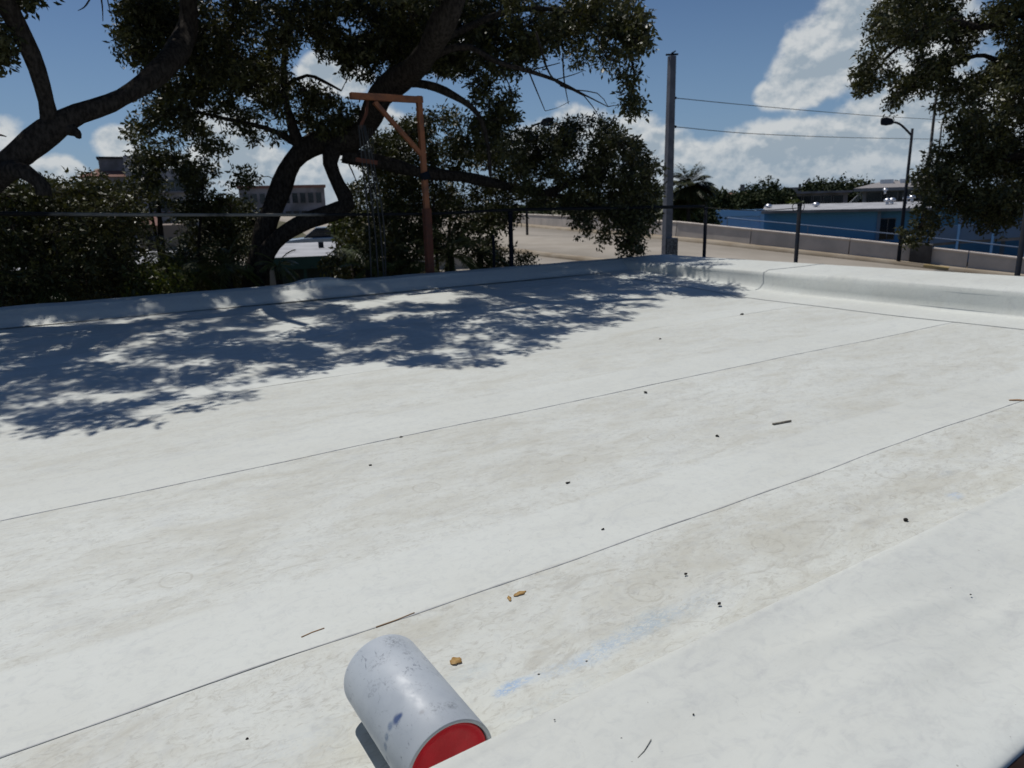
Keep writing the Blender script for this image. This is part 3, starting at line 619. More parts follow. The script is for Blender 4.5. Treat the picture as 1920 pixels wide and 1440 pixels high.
make_tree('oak_tree', 'leaning oak whose thick forked limb crosses the upper left corner', 'tree', b0, mb, lm, cl, leafm, per=21, npl=16, rr=.095, size=.075)

# --- right oak
mb = MB(); lm = []
A((2250,900,15,60),(2230,600,14.8,48),(2180,300,14.5,40),(2100,120,14.2,30),(2000,40,14,20),(1925,20,13.8,12),(1870,42,13.6,9),(1830,50,13.5,7),(1780,38,13.4,5),(1720,60,13.3,4),(1660,110,13.2,3), seed=71, n=14)
A((2150,250,14.4,18),(2020,160,14,12),(1920,130,13.8,7),(1860,110,13.7,5),(1830,105,13.6,4),(1760,130,13.5,3),(1680,170,13.4,2), seed=72, n=8)
A((2180,330,14.5,18),(2050,300,14,12),(1950,290,13.8,8),(1850,310,13.6,6),(1780,370,13.5,4),(1720,430,13.4,2), seed=73, n=8)
hl = [(1690,105,26,18),(1760,50,0,0),(1815,40,26,13),(1833,68,13,18),(1820,118,16,10),(1808,140,14,14),(1870,90,16,22),(1745,95,14,16),(1650,140,12,10),(1840,205,14,10)]
hl = [(a_, b_, c_*1.35, d_*1.35) for a_, b_, c_, d_ in hl if c_]
cl = region([(1650,-10),(1990,-10),(1990,110),(1880,130),(1840,100),(1790,85),(1720,75),(1680,90),(1650,120),(1625,110),(1635,60)], 112, 12.5, 15, .14, .28, hl)
cl += region([(1630,100),(1680,110),(1672,150),(1650,160),(1620,178),(1608,172),(1612,140)], 26, 12.8, 13.8, .10, .18, hl)
cl += region([(1700,100),(1790,90),(1830,140),(1800,170),(1740,160),(1700,175),(1690,205),(1652,212),(1665,165)], 50, 12.8, 14, .10, .20, hl)
cl += region([(1790,150),(1860,120),(1990,120),(1990,400),(1880,410),(1830,330),(1820,280),(1800,235),(1760,195)], 125, 12.5, 16, .16, .32, hl)
cl += region([(1748,195),(1768,190),(1772,205),(1752,208)], 3, 13, 13.4, .09, .12)
cl += region([(1770,270),(1830,240),(1850,330),(1860,420),(1790,390),(1770,420),(1745,420),(1720,455),(1695,458),(1692,435),(1725,400),(1740,350),(1718,325),(1745,300)], 80, 12.8, 14.5, .12, .24, [(1795,318,16,14)])
cl += region([(1860,380),(1925,380),(1915,425),(1850,430),(1840,400)], 12, 13, 15, .12, .2)
for _ in range(90): cl.append((at(random.uniform(1650, 2300), random.uniform(-260, -10), random.uniform(12.5, 16)), random.uniform(.2, .4)))
for _ in range(60): cl.append((at(random.uniform(1990, 2300), random.uniform(-10, 420), random.uniform(12.5, 16)), random.uniform(.2, .4)))
b0 = at(2250, 900, 15); b0[2] = 0
make_tree('oak_tree', 'oak at the right edge with drooping leafy branches over the street lamp', 'tree', b0, mb, lm, cl, leafm, per=20, npl=16, rr=.095, size=.075)

# --- bushy trees and shrubs below the oaks, beyond the far parapet
def bush(label, poly, n, D0, D1, r0_, r1_, m, size=.07, name='bush', cat='bush', group='bushes beyond the far parapet', holes=(), per=17):
    cl = region(poly, n, D0, D1, r0_, r1_, holes); cx = sum(p[0] for p in poly)/len(poly); b = at(cx, 600, (D0+D1)/2); b[2] = 0
    mb = MB(); lm_ = []
    for k in range(4):
        q = cl[k*len(cl)//4][0]; P = spline([[*b, .09], [*(b*.5+q*.5+rng.normal(0, .1, 3)), .05], [*q, .015]], .3)
        mb.tube(P[:, :3], P[:, 3], 7, .05, seed=k); lm_.append(P[:, :3])
    return make_tree(name, label, cat, b, mb, lm_, cl, m, group, per=per, npl=13, rr=.10, size=size)
bush('bushy olive green tree behind the orange hoist', [(690,290),(760,215),(850,215),(940,235),(985,290),(990,365),(945,420),(930,470),(880,480),(800,470),(700,445),(650,400),(665,330)], 195, 12.8, 15.5, .2, .36, leafd, .08, 'bushy_tree', 'tree')
bush('dark bush at the far left below the thick limb', [(-60,345),(60,350),(120,360),(140,450),(130,570),(-60,590)], 120, 11.0, 14, .2, .36, leafd, .075, holes=[(12,505,22,10)])
bush('olive bush below the forked limb, left of the beige block', [(85,345),(150,335),(215,350),(260,370),(275,400),(255,470),(260,560),(120,575),(90,450)], 140, 11.0, 14, .18, .34, leafm, .07)
bush('dark leafy bush in front of the beige apartment block', [(240,300),(300,300),(385,320),(390,400),(345,400),(290,390),(250,370)], 30, 12.5, 15, .18, .34, leafd, .075, holes=[(325,352,30,34)])
bush('dark bush left of the oak trunk', [(345,395),(420,370),(480,400),(470,540),(320,560),(335,470)], 105, 12.8, 15, .18, .32, leafd, .075, holes=[(352,430,10,20)])
bush('low yellowish shrub in front of the white roof at the left', [(240,505),(300,495),(340,500),(345,565),(235,575)], 60, 11.0, 12.5, .12, .22, leafy, .075)
bush('bush of pale green leaves below the orange hoist', [(640,455),(700,430),(760,440),(790,480),(780,530),(640,540),(610,500)], 100, 12.0, 14.5, .14, .26, leafm, .08)
bush('bright green bush glimpsed right of the oak trunk', [(622,415),(660,405),(680,430),(665,450),(630,445)], 22, 17, 19, .14, .25, leafy, .10)
bush('low shrub at the foot of the dark fence post', [(905,465),(960,470),(1020,486),(1000,505),(900,515)], 36, 12.5, 14, .10, .18, leafm, .07)

def palm_plant(label, px, py, D, n, ln, name='palm_shrub', cat='shrub', group='palm like shrubs beyond the far parapet', stem=None, m=None, seed=0, lw=.045):
    rg = np.random.default_rng(seed); c0 = at(px, py, D); b = c0.copy(); b[2] = 0; r = empty(name, b); tag(r, label, cat, group)
    MB().tube([b, b*.5+c0*.5+np.array([.05, 0, 0]), c0], [stem or .07, (stem or .07)*.85, (stem or .07)*.8], 8, .05).build('trunk', bark, r, True)
    Vs = []; k = 0
    for i in range(n):
        a = rg.uniform(0, 2*math.pi); e = rg.uniform(-.2, 1.35); d0 = np.array([math.cos(a)*math.cos(e), math.sin(a)*math.cos(e), math.sin(e)]); q = c0.copy(); P = [q]
        for j in range(12):
            d0 = d0+np.array([0, 0, -.11]); d0 /= np.linalg.norm(d0); q = q+d0*ln/12; P.append(q)
        P = np.array(P); Vs.append(segs(P[:-1], P[1:], .010, .007, 3)); s = np.cross(d0, [0, 0, 1.]); s /= np.linalg.norm(s)+1e-9
        Q = []
        for j in range(1, 12):
            for f in (0, .33, .66):
                p = P[j]*(1-f)+P[j+1]*f; t_ = P[j+1]-P[j]; t_ /= np.linalg.norm(t_)
                for sg in (-1, 1):
                    dr = s*sg*.8+t_*.6+np.array([0, 0, -.35])+rg.normal(0, .08, 3); l = ln*.30*math.sin(math.pi*(j+f)/12.5)**.6; w = np.cross(dr, [0, 0, 1.]); w /= np.linalg.norm(w)+1e-9
                    Q += [p, p+dr*l*.5+w*l*lw, p+dr*l, p+dr*l*.5-w*l*lw]
        Q = np.array(Q); Vs.append((Q, np.arange(len(Q)).reshape(-1, 4)))
    V, Fc = join(Vs); link('fronds', npmesh('fronds', V, Fc), m or leafr, r); return r
for i, (x, y, D, n_, l_, lb) in enumerate([(660,470,12.6,16,.55,'feathery palm shrub right of the low white roof'),(845,480,12.4,22,.75,'feathery palm shrub at the foot of the orange hoist'),(900,478,12.8,18,.7,'palm shrub left of the double fence posts'),
        (690,505,11.8,14,.5,'small palm shrub below the hanging ropes'),(345,505,11.8,20,.7,'yellow tinged palm shrub left of the oak trunk'),(300,478,13.5,14,.6,'palm shrub in front of the small white roof'),(425,500,11.8,16,.6,'palm shrub at the left foot of the oak trunk'),(770,495,12.2,16,.6,'palm shrub just left of the orange post'),
        (60,540,11.5,18,.7,'low palm shrub in the far left corner'),(520,500,11.6,12,.4,'small palm shrub at the right foot of the oak trunk')]):
    palm_plant(lb, x, y, D, n_, l_, seed=i, m=leafy if i in (4, 5) else leafr)

# ------------------------------------------------------------------ the orange hoist
hp = onz(806, 504, PT); hx = hp[0]*9.62/hp[1]; hy = 9.62
top = ray(785, 180); ht = top*(hy/top[1]); hz = CZ+ht[2]; hxx = ht[0]
hoist = empty('hoist', (hx, hy, 0)); tag(hoist, 'rusty orange steel hoist with arm and brace standing behind the far parapet', 'hoist')
def beam(p, q, w, name, m, par, bev=.006):
    p = Vector(tuple(map(float, p))); q = Vector(tuple(map(float, q))); dv = q-p; M = Matrix.Translation(p) @ dv.to_track_quat('Z', 'Y').to_matrix().to_4x4()
    return MB().box((-w/2, -w/2, 0), (w/2, w/2, dv.length), M).build(name, m, par, bevel=bev)
z1 = CZ-.02
beam((hx, hy, 0), (hx, hy, z1), .105, 'post_sleeve', rust, hoist)
beam((hx, hy, z1), (hxx, hy, hz), .074, 'mast', orange, hoist)
ae = ray(657, 184); ae = ae*(hy/ae[1]); ax = ae[0]
beam((hxx+.05, hy, hz-.05), (ax, hy, hz-.05), .084, 'arm', orange, hoist)
bs = ray(702, 190); bs = bs*(hy/bs[1]); bt = ray(790, 290); bt = bt*(hy/bt[1])
beam((bs[0], hy-.002, hz-.11), (bt[0], hy-.002, CZ+bt[2]), .058, 'brace', orange, hoist, .004)
MB().tube([(hxx+.02, hy, hz-1.02), (hxx+.05, hy, hz-1.12)], .07, 12).build('collar', darkmetal, hoist)
rp = ray(690, 200); rp = rp*(hy/rp[1]); rx_ = rp[0]
MB().tube([(rx_, hy, hz-.10), (rx_-.03, hy, hz-.26), (rx_-.11, hy, hz-.40), (rx_-.13, hy, hz-.46)], [.022]*4, 6).build('hook', rust, hoist, True)
tk = empty('pulley_block', (rx_-.08, hy, hz-.75)); tag(tk, 'rusty pulley crossbar hanging on ropes from the orange hoist arm', 'pulley')
beam((rx_-.24, hy-.03, hz-.86), (rx_+.06, hy-.03, hz-.90), .055, 'crossbar', rust, tk)
for k, dx in enumerate((-.13, -.07, -.01, .03)):
    P = spline([(rx_+dx*.5-.1, hy-.04, hz-.42), (rx_+dx-.03, hy-.05, hz-.9), (rx_+dx+.02*k, hy-.05, hz-1.7), (rx_+dx*1.3+.05*math.sin(k), hy-.06, 4.0)], .2)
    MB().tube(P, .011, 5).build('rope', ropem, tk, True)
Vn = []
for i in range(6):       # a bundle of thin grey netting strands between the ropes
    x = rx_-.12+.03*i; Vn.append(segs([(x, hy-.03, hz-.45)], [(x+.02*math.sin(i*2), hy-.03, hz-1.62)], .004, .003, 4))
V, Fc = join(Vn); link('netting', npmesh('netting', V, Fc), ropem, tk)

# ------------------------------------------------------------------ fence beyond the roof edge
def fpost(x, y, zt, r, label):
    e = empty('fence_post', (x, y, 0)); tag(e, label, 'fence post', 'dark steel posts beyond the roof edge')
    MB().tube([(x, y, 0), (x, y, zt-.03)], r, 14).build('post_pipe', darkmetal, e, True)
    MB().tube([(x, y, zt-.05), (x, y, zt-.03), (x, y, zt-.005), (x, y, zt)], [r*1.15, r*1.22, r*1.0, r*.4], 14).build('post_cap', darkmetal, e, True); return e
XP = 9.36
posts = []
for px, pyb, pyt, lb in ((1322,480,388,'dark steel post right of the concrete utility pole'),(1496,488,380,'dark steel post with wire loops at its top, before the blue building'),(1918,515,372,'dark steel post at the right edge of the photo')):
    v = ray(px, (pyb+pyt)/2); x = XP; s = x/v[0]; y = v[1]*s; vt = ray(px+2, pyt); zt = CZ+vt[2]*x/vt[0]
    posts.append((x, y, zt)); fpost(x, y, zt, .029, lb)
YP = 9.72
for px, pyt, r, lb in ((958,396,.036,'dark steel post standing before the road, left of the pale drooping leaves'),(925,440,.022,'shorter thin dark post beside the tall one near the road')):
    v = ray(px, 450); vt = ray(px, pyt); s = YP/v[1]; posts.append((v[0]*s, YP, CZ+vt[2]*YP/vt[1])); fpost(v[0]*s, YP, CZ+vt[2]*YP/vt[1], r, lb)
def yline(px, py, Y=YP): v = ray(px, py); return C+v*(Y/v[1])
def xline(px, py, X=XP): v = ray(px, py); return C+v*(X/v[0])
rail = MB().tube(spline([yline(-150,398), yline(60,401), yline(400,403), yline(800,401), yline(958,394), xline(1322,388)], .3), .020, 10).build('fence_rail', galv, None, True)
tag(rail, 'long thin grey top rail running at eye level behind the far parapet', 'rail')
cab = MB().tube(spline([yline(-150,402,YP+.05), yline(300,405,YP+.05), yline(620,402,YP+.05), yline(800,403,YP+.05), yline(958,392,YP+.05), xline(1322,385,XP+.04)], .3), .009, 6).build('cable', rubber, None, True)
tag(cab, 'black cable strung along the grey top rail', 'cable')
cab = MB().tube(spline([xline(1322,389,XP+.03), xline(1370,393,XP+.03), xline(1430,394.5,XP+.03), xline(1496,390,XP+.03)], .2), .006, 6).build('cable', rubber, None, True)
tag(cab, 'sagging thin black wire between the two dark posts at the road', 'cable')
q = np.array(posts[1])
for s_, dx in (('left', -.07), ('right', .06)):
    P = [q+np.array([-.02, 0, 0])+np.array([dx*.5*0+dx*(.5+.5*math.cos(a))*.9-.0, dx*.9*(.5+.5*math.cos(a))*-1, -.06+.055*math.sin(a)]) for a in np.linspace(0, 2*math.pi, 18)]
    o = MB().tube(P, .006, 5).build('wire_loop', galv, None, True); tag(o, 'coil of wire tied on the %s of the dark post top' % s_, 'wire')

# ------------------------------------------------------------------ road on its ramp
WB = [(700,398,150),(860,408,110),(961,417,84),(1100,428.5,66),(1270,442.5,53.5),(1400,456,50),(1500,467,48.5),(1650,483,47.5),(1800,500,47),(1920,513,47),(2150,538,48),(2600,590,52)]
wb = np.array([at(x, y, D) for x, y, D in WB]); wbs = spline(wb, 2.0)
tg = np.gradient(wbs, axis=0); tg[:, 2] = 0; tg /= np.linalg.norm(tg, axis=1, keepdims=True); nr = np.stack([tg[:, 1], -tg[:, 0], np.zeros(len(tg))], 1)
if (nr[len(nr)//2] @ (C-wbs[len(nr)//2])) < 0: nr = -nr
def ribbon(name, o0, o1, z0, z1, m, kind='structure', side=True):
    V = []; 
    for p, n_ in zip(wbs, nr):
        a = p+n_*o0; b_ = p+n_*o1; V += [(a[0], a[1], a[2]+z0), (b_[0], b_[1], b_[2]+z1), (b_[0], b_[1], b_[2]+z1-.4), (a[0], a[1], a[2]+z0-.4)]
    Fc = [(i*4+k, (i+1)*4+k, (i+1)*4+(k+1) % 4, i*4+(k+1) % 4) for i in range(len(wbs)-1) for k in range(4)]
    o = link(name, npmesh(name, V, Fc), m)
    if kind: o['kind'] = kind
    return o
ribbon('pavement', -.3, 1.5, .0, .0, kerbm)
ribbon('road', 1.5, 14.5, -.16, -.16, roadm)
ribbon('median_kerb', 14.5, 15.2, .0, .0, kerbm)
ribbon('road', 15.2, 23.5, -.18, -.18, roadm)
V = []
for p, n_ in zip(wbs, nr):
    for o_, z in ((23.5, p[2]-.2), (23.9, p[2]-.2), (28, max(0., p[2]-2.2)), (31, -.05)): a = p+n_*o_; V.append((a[0], a[1], z))
Fc = [(i*4+k, (i+1)*4+k, (i+1)*4+k+1, i*4+k+1) for i in range(len(wbs)-1) for k in range(3)]
o = link('embankment', npmesh('embankment', V, Fc), groundm); o['kind'] = 'structure'
V = []
for p, n_ in zip(wbs, nr):
    for o_, z in ((-.3, p[2]-.1), (-.6, p[2]-.3), (-5, -.05)): a = p+n_*o_; V.append((a[0], a[1], z))
Fc = [(i*3+k, (i+1)*3+k, (i+1)*3+k+1, i*3+k+1) for i in range(len(wbs)-1) for k in range(2)]
o = link('embankment', npmesh('embankment', V, Fc), groundm); o['kind'] = 'structure'
# concrete barrier in panels
bar = empty('road_barrier', wbs[len(wbs)//2]); tag(bar, 'long tan concrete barrier wall of joined panels along the far side of the ramp', 'barrier')
TP = [(700,391),(860,394),(961,400),(1100,405),(1270,414.5),(1400,427.5),(1500,437),(1650,453),(1800,469),(1920,483),(2150,510),(2600,566)]
hts = []
for (x, y, D), (x2, y2) in zip(WB, TP): hts.append(at(x2, y2, D)[2]-at(x, y, D)[2])
cum = np.concatenate([[0], np.cumsum(np.linalg.norm(np.diff(wbs, axis=0), axis=1))]); ci = np.array([np.argmin(np.linalg.norm(wbs-w, axis=1)) for w in wb]); hw = np.interp(cum, cum[ci], hts)
def P_at(s): return np.array([np.interp(s, cum, wbs[:, k]) for k in range(3)]), np.array([np.interp(s, cum, nr[:, k]) for k in range(3)]), np.interp(s, cum, hw)
def seg_prism(s0, s1, pr0):
    mb = MB(); V = []
    for s in (s0, s1):
        p, n_, h = P_at(s)
        for o_, z in pr0(h): a = p+n_*o_; V.append((a[0], a[1], p[2]+z))
    k = len(V)//2; Fc = [(i, (i+1) % k, k+(i+1) % k, k+i) for i in range(k)]+[tuple(range(k))[::-1], tuple(range(k, 2*k))]; mb.add(V, Fc); return mb
s = 0.; pl = 6.1
while s < cum[-1]-pl:
    for a, b_ in ((s+.02, s+pl/2), (s+pl/2, s+pl-.02)):
        pass
    seg_prism(s+.03, s+pl-.03, lambda h: [(.32,-.3),(.30,.02),(.20,h-.10),(-.02,h-.10),(-.06,-.3)]).build('wall_panel', barrierm, bar)
    seg_prism(s+.025, s+pl-.025, lambda h: [(.26,h-.10),(.26,h-.03),(.22,h),(-.04,h),(-.04,h-.10)]).build('coping', capm, bar)
    s += pl
# pier and yellow kerb length
def s_of(px):
    ss = np.linspace(0, cum[-1], 4000); ok = [(abs(proj(P_at(q)[0])[0]-px), q) for q in ss[600:]]; return min(ok)[1]
sp0, sp1 = s_of(1706), s_of(1746)
o = seg_prism(sp0, sp1, lambda h: [(.55,-.3),(.52,h*.97+.18),(-.2,h*.97+.18),(-.2,-.3)]).build('concrete_pier', pillarm, None, bevel=.02); tag(o, 'darker concrete pier interrupting the barrier under the right oak', 'pier')
sy0, sy1 = s_of(1738), s_of(1784)
o = seg_prism(sy0, sy1, lambda h: [(1.515,-.12),(1.515,.012),(.9,.012),(.9,-.12)]).build('painted_kerb', yellow); tag(o, 'short worn yellow painted length of kerb below the barrier', 'kerb')
# blue-grey handrail behind the barrier
hr = empty('handrail', wbs[len(wbs)//2]); tag(hr, 'pale blue metal handrail running just behind the barrier', 'handrail')
P = [wbs[i]-nr[i]*1.2+np.array([0, 0, np.interp(cum[i], cum[ci], hts)+.42]) for i in range(len(wbs)) if 1290 < proj(wbs[i])[0] < 2200]
MB().tube(P, .035, 6).build('top_rail', bluep, hr, True)
for p in P[::3]: MB().tube([p-np.array([0, 0, 1.6]), p], .035, 6).build('baluster', bluep, hr)

# ------------------------------------------------------------------ poles, wires, lamps
PD = 25.
pb = at(1250, 470, PD); pt = at(1257, 104, PD); pole = empty('utility_pole', (pb[0], pb[1], 0)); tag(pole, 'tall square grey concrete utility pole left of the road barrier', 'utility pole')
def taper(p, q, w0, w1, name, m, par, rz=.5, bev=.01):
    V = []
    for P_, w in ((p, w0), (q, w1)):
        for sx_, sy_ in ((-1,-1),(1,-1),(1,1),(-1,1)):
            a, b_ = sx_*w/2, sy_*w/2; V.append((P_[0]+a*math.cos(rz)-b_*math.sin(rz), P_[1]+a*math.sin(rz)+b_*math.cos(rz), P_[2]))
    return MB().add(V, [(0,3,2,1),(4,5,6,7),(0,1,5,4),(1,2,6,5),(2,3,7,6),(3,0,4,7)]).build(name, m, par, bevel=bev)
taper((pb[0], pb[1], 0), (pb[0], pb[1], pt[2]-.02), .29, .20, 'shaft', conc, pole, -YAW+.35)
MB().tube([(pb[0], pb[1], pt[2]-.02), (pb[0], pb[1], pt[2]+.06), (pb[0]+.1, pb[1]-.06, pt[2]+.13)], [.05, .035, .02], 6).build('top_bracket', darkmetal, pole)
MB().tube([(pb[0]-.17, pb[1]+.1, pt[2]+.02), (pb[0]+.17, pb[1]-.1, pt[2]+.03)], [.03, .03], 6).build('top_bracket', darkmetal, pole)
taper((pb[0]+.09, pb[1]-.05, 2.2), (pb[0]+.09, pb[1]-.05, at(1257, 446, PD)[2]), .40, .39, 'guard_panel', mat('perforated_guard', (.22, .22, .23), .8, (.06, .06, .06), 26, .2, 40, contrast=(.48, .54)), pole, -YAW+.35)
for k, (y0, pts) in enumerate(((183, [(1268,184),(1400,197),(1560,211),(1700,221),(1920,231),(2300,240)]), (237, [(1268,238),(1400,250),(1560,257),(1700,260),(1920,263),(2300,262)]))):
    D_ = [PD+(i*6) for i in range(6)]
    P = [at(x, y, D) for (x, y), D in zip(pts, D_)]
    o = MB().tube(spline(P, 1.0), [.013]*len(spline(P, 1.0)), 5).build('power_line', rubber, None, True); tag(o, ('upper' if k == 0 else 'lower')+' thin power line running right from the concrete pole', 'power line')
    q = at(1262, y0, PD); MB().tube([(pb[0]+.1, pb[1]-.06, q[2]), P[0]], [.05, .035], 8).build('insulator', darkmetal, pole, True)
def lamp(label, D, foot, toppt, elbow, head0, head1, r=.09):
    tp = at(*toppt, D); b_ = np.array([tp[0], tp[1], 0]); e = empty('street_lamp', b_); tag(e, label, 'street lamp', 'street lamps along the ramp')
    MB().tube([b_, tp], [r*1.3, r*.75], 10).build('lamp_post', darkmetal, e, True)
    P = spline([at(*elbow[0], D)]+[at(*q, D) for q in elbow[1:]]+[at(*head0, D)], .2); MB().tube(P, .045*D/48*1.3, 8).build('arm', darkmetal, e, True)
    a, b2 = at(*head0, D), at(*head1, D); dv = b2-a; dv /= np.linalg.norm(dv); side = np.cross(dv, [0, 0, 1.]); side /= np.linalg.norm(side); ln = np.linalg.norm(b2-a); w = ln*.28
    V = []
    for u, ws, h0, h1 in ((0,.45,.05,-.05),(.15,.9,.13,-.10),(.55,1,.17,-.16),(.95,.85,.12,-.15),(1,.6,.05,-.08)):
        for s_ in (-1, 1):
            for h in (h0, h1): V.append(a+dv*ln*u+side*w*ws*s_+np.array([0, 0, h*ln*1.9]))
    Fc = []
    for i in range(4): o_ = i*4; Fc += [(o_, o_+4, o_+5, o_+1), (o_+2, o_+3, o_+7, o_+6), (o_, o_+2, o_+6, o_+4), (o_+1, o_+5, o_+7, o_+3)]
    Fc += [(0, 1, 3, 2), (16, 18, 19, 17)]
    MB().add(V, Fc).build('lamp_head', darkmetal, e, bevel=.01); return e
lamp('street lamp with its head pointing left beside the right oak', 46.4, None, (1711,241), [(1710,255),(1697,241),(1686,232)], (1676,229), (1651,227))
lamp('street lamp half hidden in the central oak leaves, head pointing right', 60, None, (985,262), [(985,262),(992,243),(1003,234)], (1014,231), (1038,227))
a = at(1757, 180, 55); o = MB().tube([(a[0], a[1], 0), tuple(at(1757,165,55))], [.16, .07], 8).build('mast_pole', galv, None, True); tag(o, 'thin tall grey mast behind the right oak leaves', 'mast')
a = at(1766, 240, 56); o = MB().tube([(a[0], a[1], 0), tuple(at(1766,232,56))], [.07, .05], 6).build('mast_pole', galv, None, True); tag(o, 'second thinner mast just right of the tall one', 'mast')

# ------------------------------------------------------------------ buildings, each in its own frame facing the camera
class Frame:
    def __init__(s, px, D):
        p = at(px, 390, D); s.o = np.array([p[0], p[1], 0.]); h = (p-C)*np.array([1, 1, 0]); s.uy = h/np.linalg.norm(h); s.ux = np.array([s.uy[1], -s.uy[0], 0]); s.rz = math.atan2(s.ux[1], s.ux[0])
        s.M = Matrix.Translation(Vector(s.o)) @ Matrix.Rotation(s.rz, 4, 'Z')
    def p(s, x, y, off=0.):
        v = ray(x, y); t_ = ((s.o-C) @ s.uy+off)/(v @ s.uy); q = C+v*t_-s.o; return float(q @ s.ux), float(q[2])
    def bx(s, a, b): return MB().box(a, b, s.M)
def windows(fr, par, xs0, z0, z1, w, y=-.02, m=None, fm=None):
    for x in xs0:
        f = MB(); t_ = .07
        f.box((x-w/2-t_, y-.06, z0-t_), (x+w/2+t_, y, z0), fr.M).box((x-w/2-t_, y-.06, z1), (x+w/2+t_, y, z1+t_), fr.M).box((x-w/2-t_, y-.06, z0), (x-w/2, y, z1), fr.M).box((x+w/2, y-.06, z0), (x+w/2+t_, y, z1), fr.M)
        wo_ = f.build('window', fm or greyw, par); MB().box((x-w/2, y-.02, z0), (x+w/2, y-.005, z1), fr.M).build('pane', m or glass, wo_)
# apartment block, far left
fr = Frame(250, 120); e = empty('apartment_block', fr.o, fr.rz); tag(e, 'tall beige apartment block with red tiled roof behind the left bushes', 'building')
x0, zt = fr.p(153, 332); x1, _ = fr.p(236, 332); x2, ztw = fr.p(264, 293); x3, _ = fr.p(362, 330)
fr.bx((x0, 0, 0), (x1, 14, zt)).build('wall', beige, e); fr.bx((x1, -1, 0), (x2, 8, ztw)).build('stair_tower', beige, e); fr.bx((x2, .3, 0), (x3, 14, zt+1.2)).build('wall', beige, e)
_, zr = fr.p(170, 318)
def gable(fr, xa, xb, ya, yb, z0, zr, inset, m, par, name='roof'):
    V = [(xa-.5, ya-.6, z0), (xb+.2, ya-.6, z0), (xb+.2, yb, z0), (xa-.5, yb, z0), (xa+inset, (ya+yb)/2-2, zr), (xb-.1, (ya+yb)/2-2, zr)]
    V = [fr.M @ Vector(v) for v in V]; return MB().add(V, [(0,1,5,4),(1,2,5),(2,3,4,5),(3,0,4),(3,2,1,0)]).build(name, m, par)
gable(fr, x0, x1, 0, 10, zt+.003, zr+.6, 3.0, tile, e); fr.bx((x1-.2-3, 1.5, zt), (x1-.01, 6, zr+1.6)).build('roof_housing', greyw, e)
fr.bx((x1-3.4, 1.3, zr+1.6), (x1-.02, 6.2, zr+1.85)).build('roof_slab', darkmetal, e)
for k in range(4):
    zz = zt-2.6-k*2.9
    windows(fr, e, np.linspace(x0+1.2, x1-1.2, 4), zz, zz+1.5, .95)
    windows(fr, e, np.linspace(x2+1.2, x3-1, 5), zz+.6, zz+2.1, 1.1, y=.28)
    fr.bx((x2+.5, -.5, zz+.3), (x3-.4, .28, zz+.42)).build('balcony_slab', tile if k == 1 else beige, e)
# office block seen between the trunks
fr = Frame(560, 150); e = empty('office_block', fr.o, fr.rz); tag(e, 'flat roofed office block with rows of dark windows between the oak trunks', 'building')
x0, zt = fr.p(447, 354); x1, _ = fr.p(608, 354)
fr.bx((x0, 0, 0), (x1, 16, zt)).build('wall', greyw, e); fr.bx((x0-.3, -.3, zt), (x1+.3, 16, zt+.5)).build('cornice', tile, e)
for k in range(4):
    z_ = zt-2.9-k*3.4; windows(fr, e, np.linspace(x0+1.2, x1-1.2, 10), z_, z_+1.9, 1.0, fm=greyw)
# tan house with a grey wall, low left
fr = Frame(300, 45); e = empty('house', fr.o, fr.rz); tag(e, 'tan rendered house with low red tiled roof glimpsed at the left', 'building')
x0, zt = fr.p(255, 424); x1, _ = fr.p(352, 424); fr.bx((x0, 0, 0), (x1, 7, zt)).build('wall', tanw, e); gable(fr, x0, x1-1.5, 0, 7, zt+.003, zt+.55, 1, tile, e)
windows(fr, e, [x0+.7], zt-1.3, zt-.4, .5)
# small white roof in front of it
def lowroof(label, Dn, a, b_, fy, back, fasc, fm, wallm, cat='building', m=whiteroof, name='shed'):
    fr = Frame((a+b_)/2, Dn); e = empty(name, fr.o, fr.rz); tag(e, label, cat)
    x0, z = fr.p(a, fy); x1, _ = fr.p(b_, fy); dpt = back
    V = [(x0-.2, -.3, z-.02), (x1+.2, -.3, z-.02), (x1+.2, dpt, z+.10), (x0-.2, dpt, z+.10)]; V2 = [(x, y, zz-.08) for x, y, zz in V]
    MB().add([fr.M @ Vector(v) for v in V+V2], [(0,1,2,3),(7,6,5,4),(0,4,5,1),(1,5,6,2),(2,6,7,3),(3,7,4,0)]).build('roof', m, e)
    fr.bx((x0-.21, -.36, z-.12-fasc), (x1+.21, -.305, z-.0)).build('fascia', fm, e); fr.bx((x0, 0, 0), (x1, dpt-.3, z-.14)).build('wall', wallm, e)
    return fr, e, x0, x1, z
lowroof('small white roofed shed between the left bushes', 26, 250, 345, 494, 5.5, .1, greenf, tanw)
lowroof('small white roofed shed at the far left edge', 24, -60, 45, 511, 2.5, .1, greenf, tanw)
fr, e, x0, x1, z = lowroof('low house with white roof and dark green fascia right of the oak trunk', 25, 520, 655, 482, 8.0, .28, greenf, mat('dark_green_wall', (.02, .03, .028), .8), name='house')
for x in (x0+.8, x0+1.9): fr.bx((x, -.28, 0), (x+.09, -.2, z-.3)).build('porch_post', greenf, e)
o = fr.bx((x0+1.35, 4.0, z+.04), (x0+1.55, 4.2, z+.26)).build('roof_vent', darkmetal); tag(o, 'small dark vent on the low white roof right of the oak trunk', 'vent')
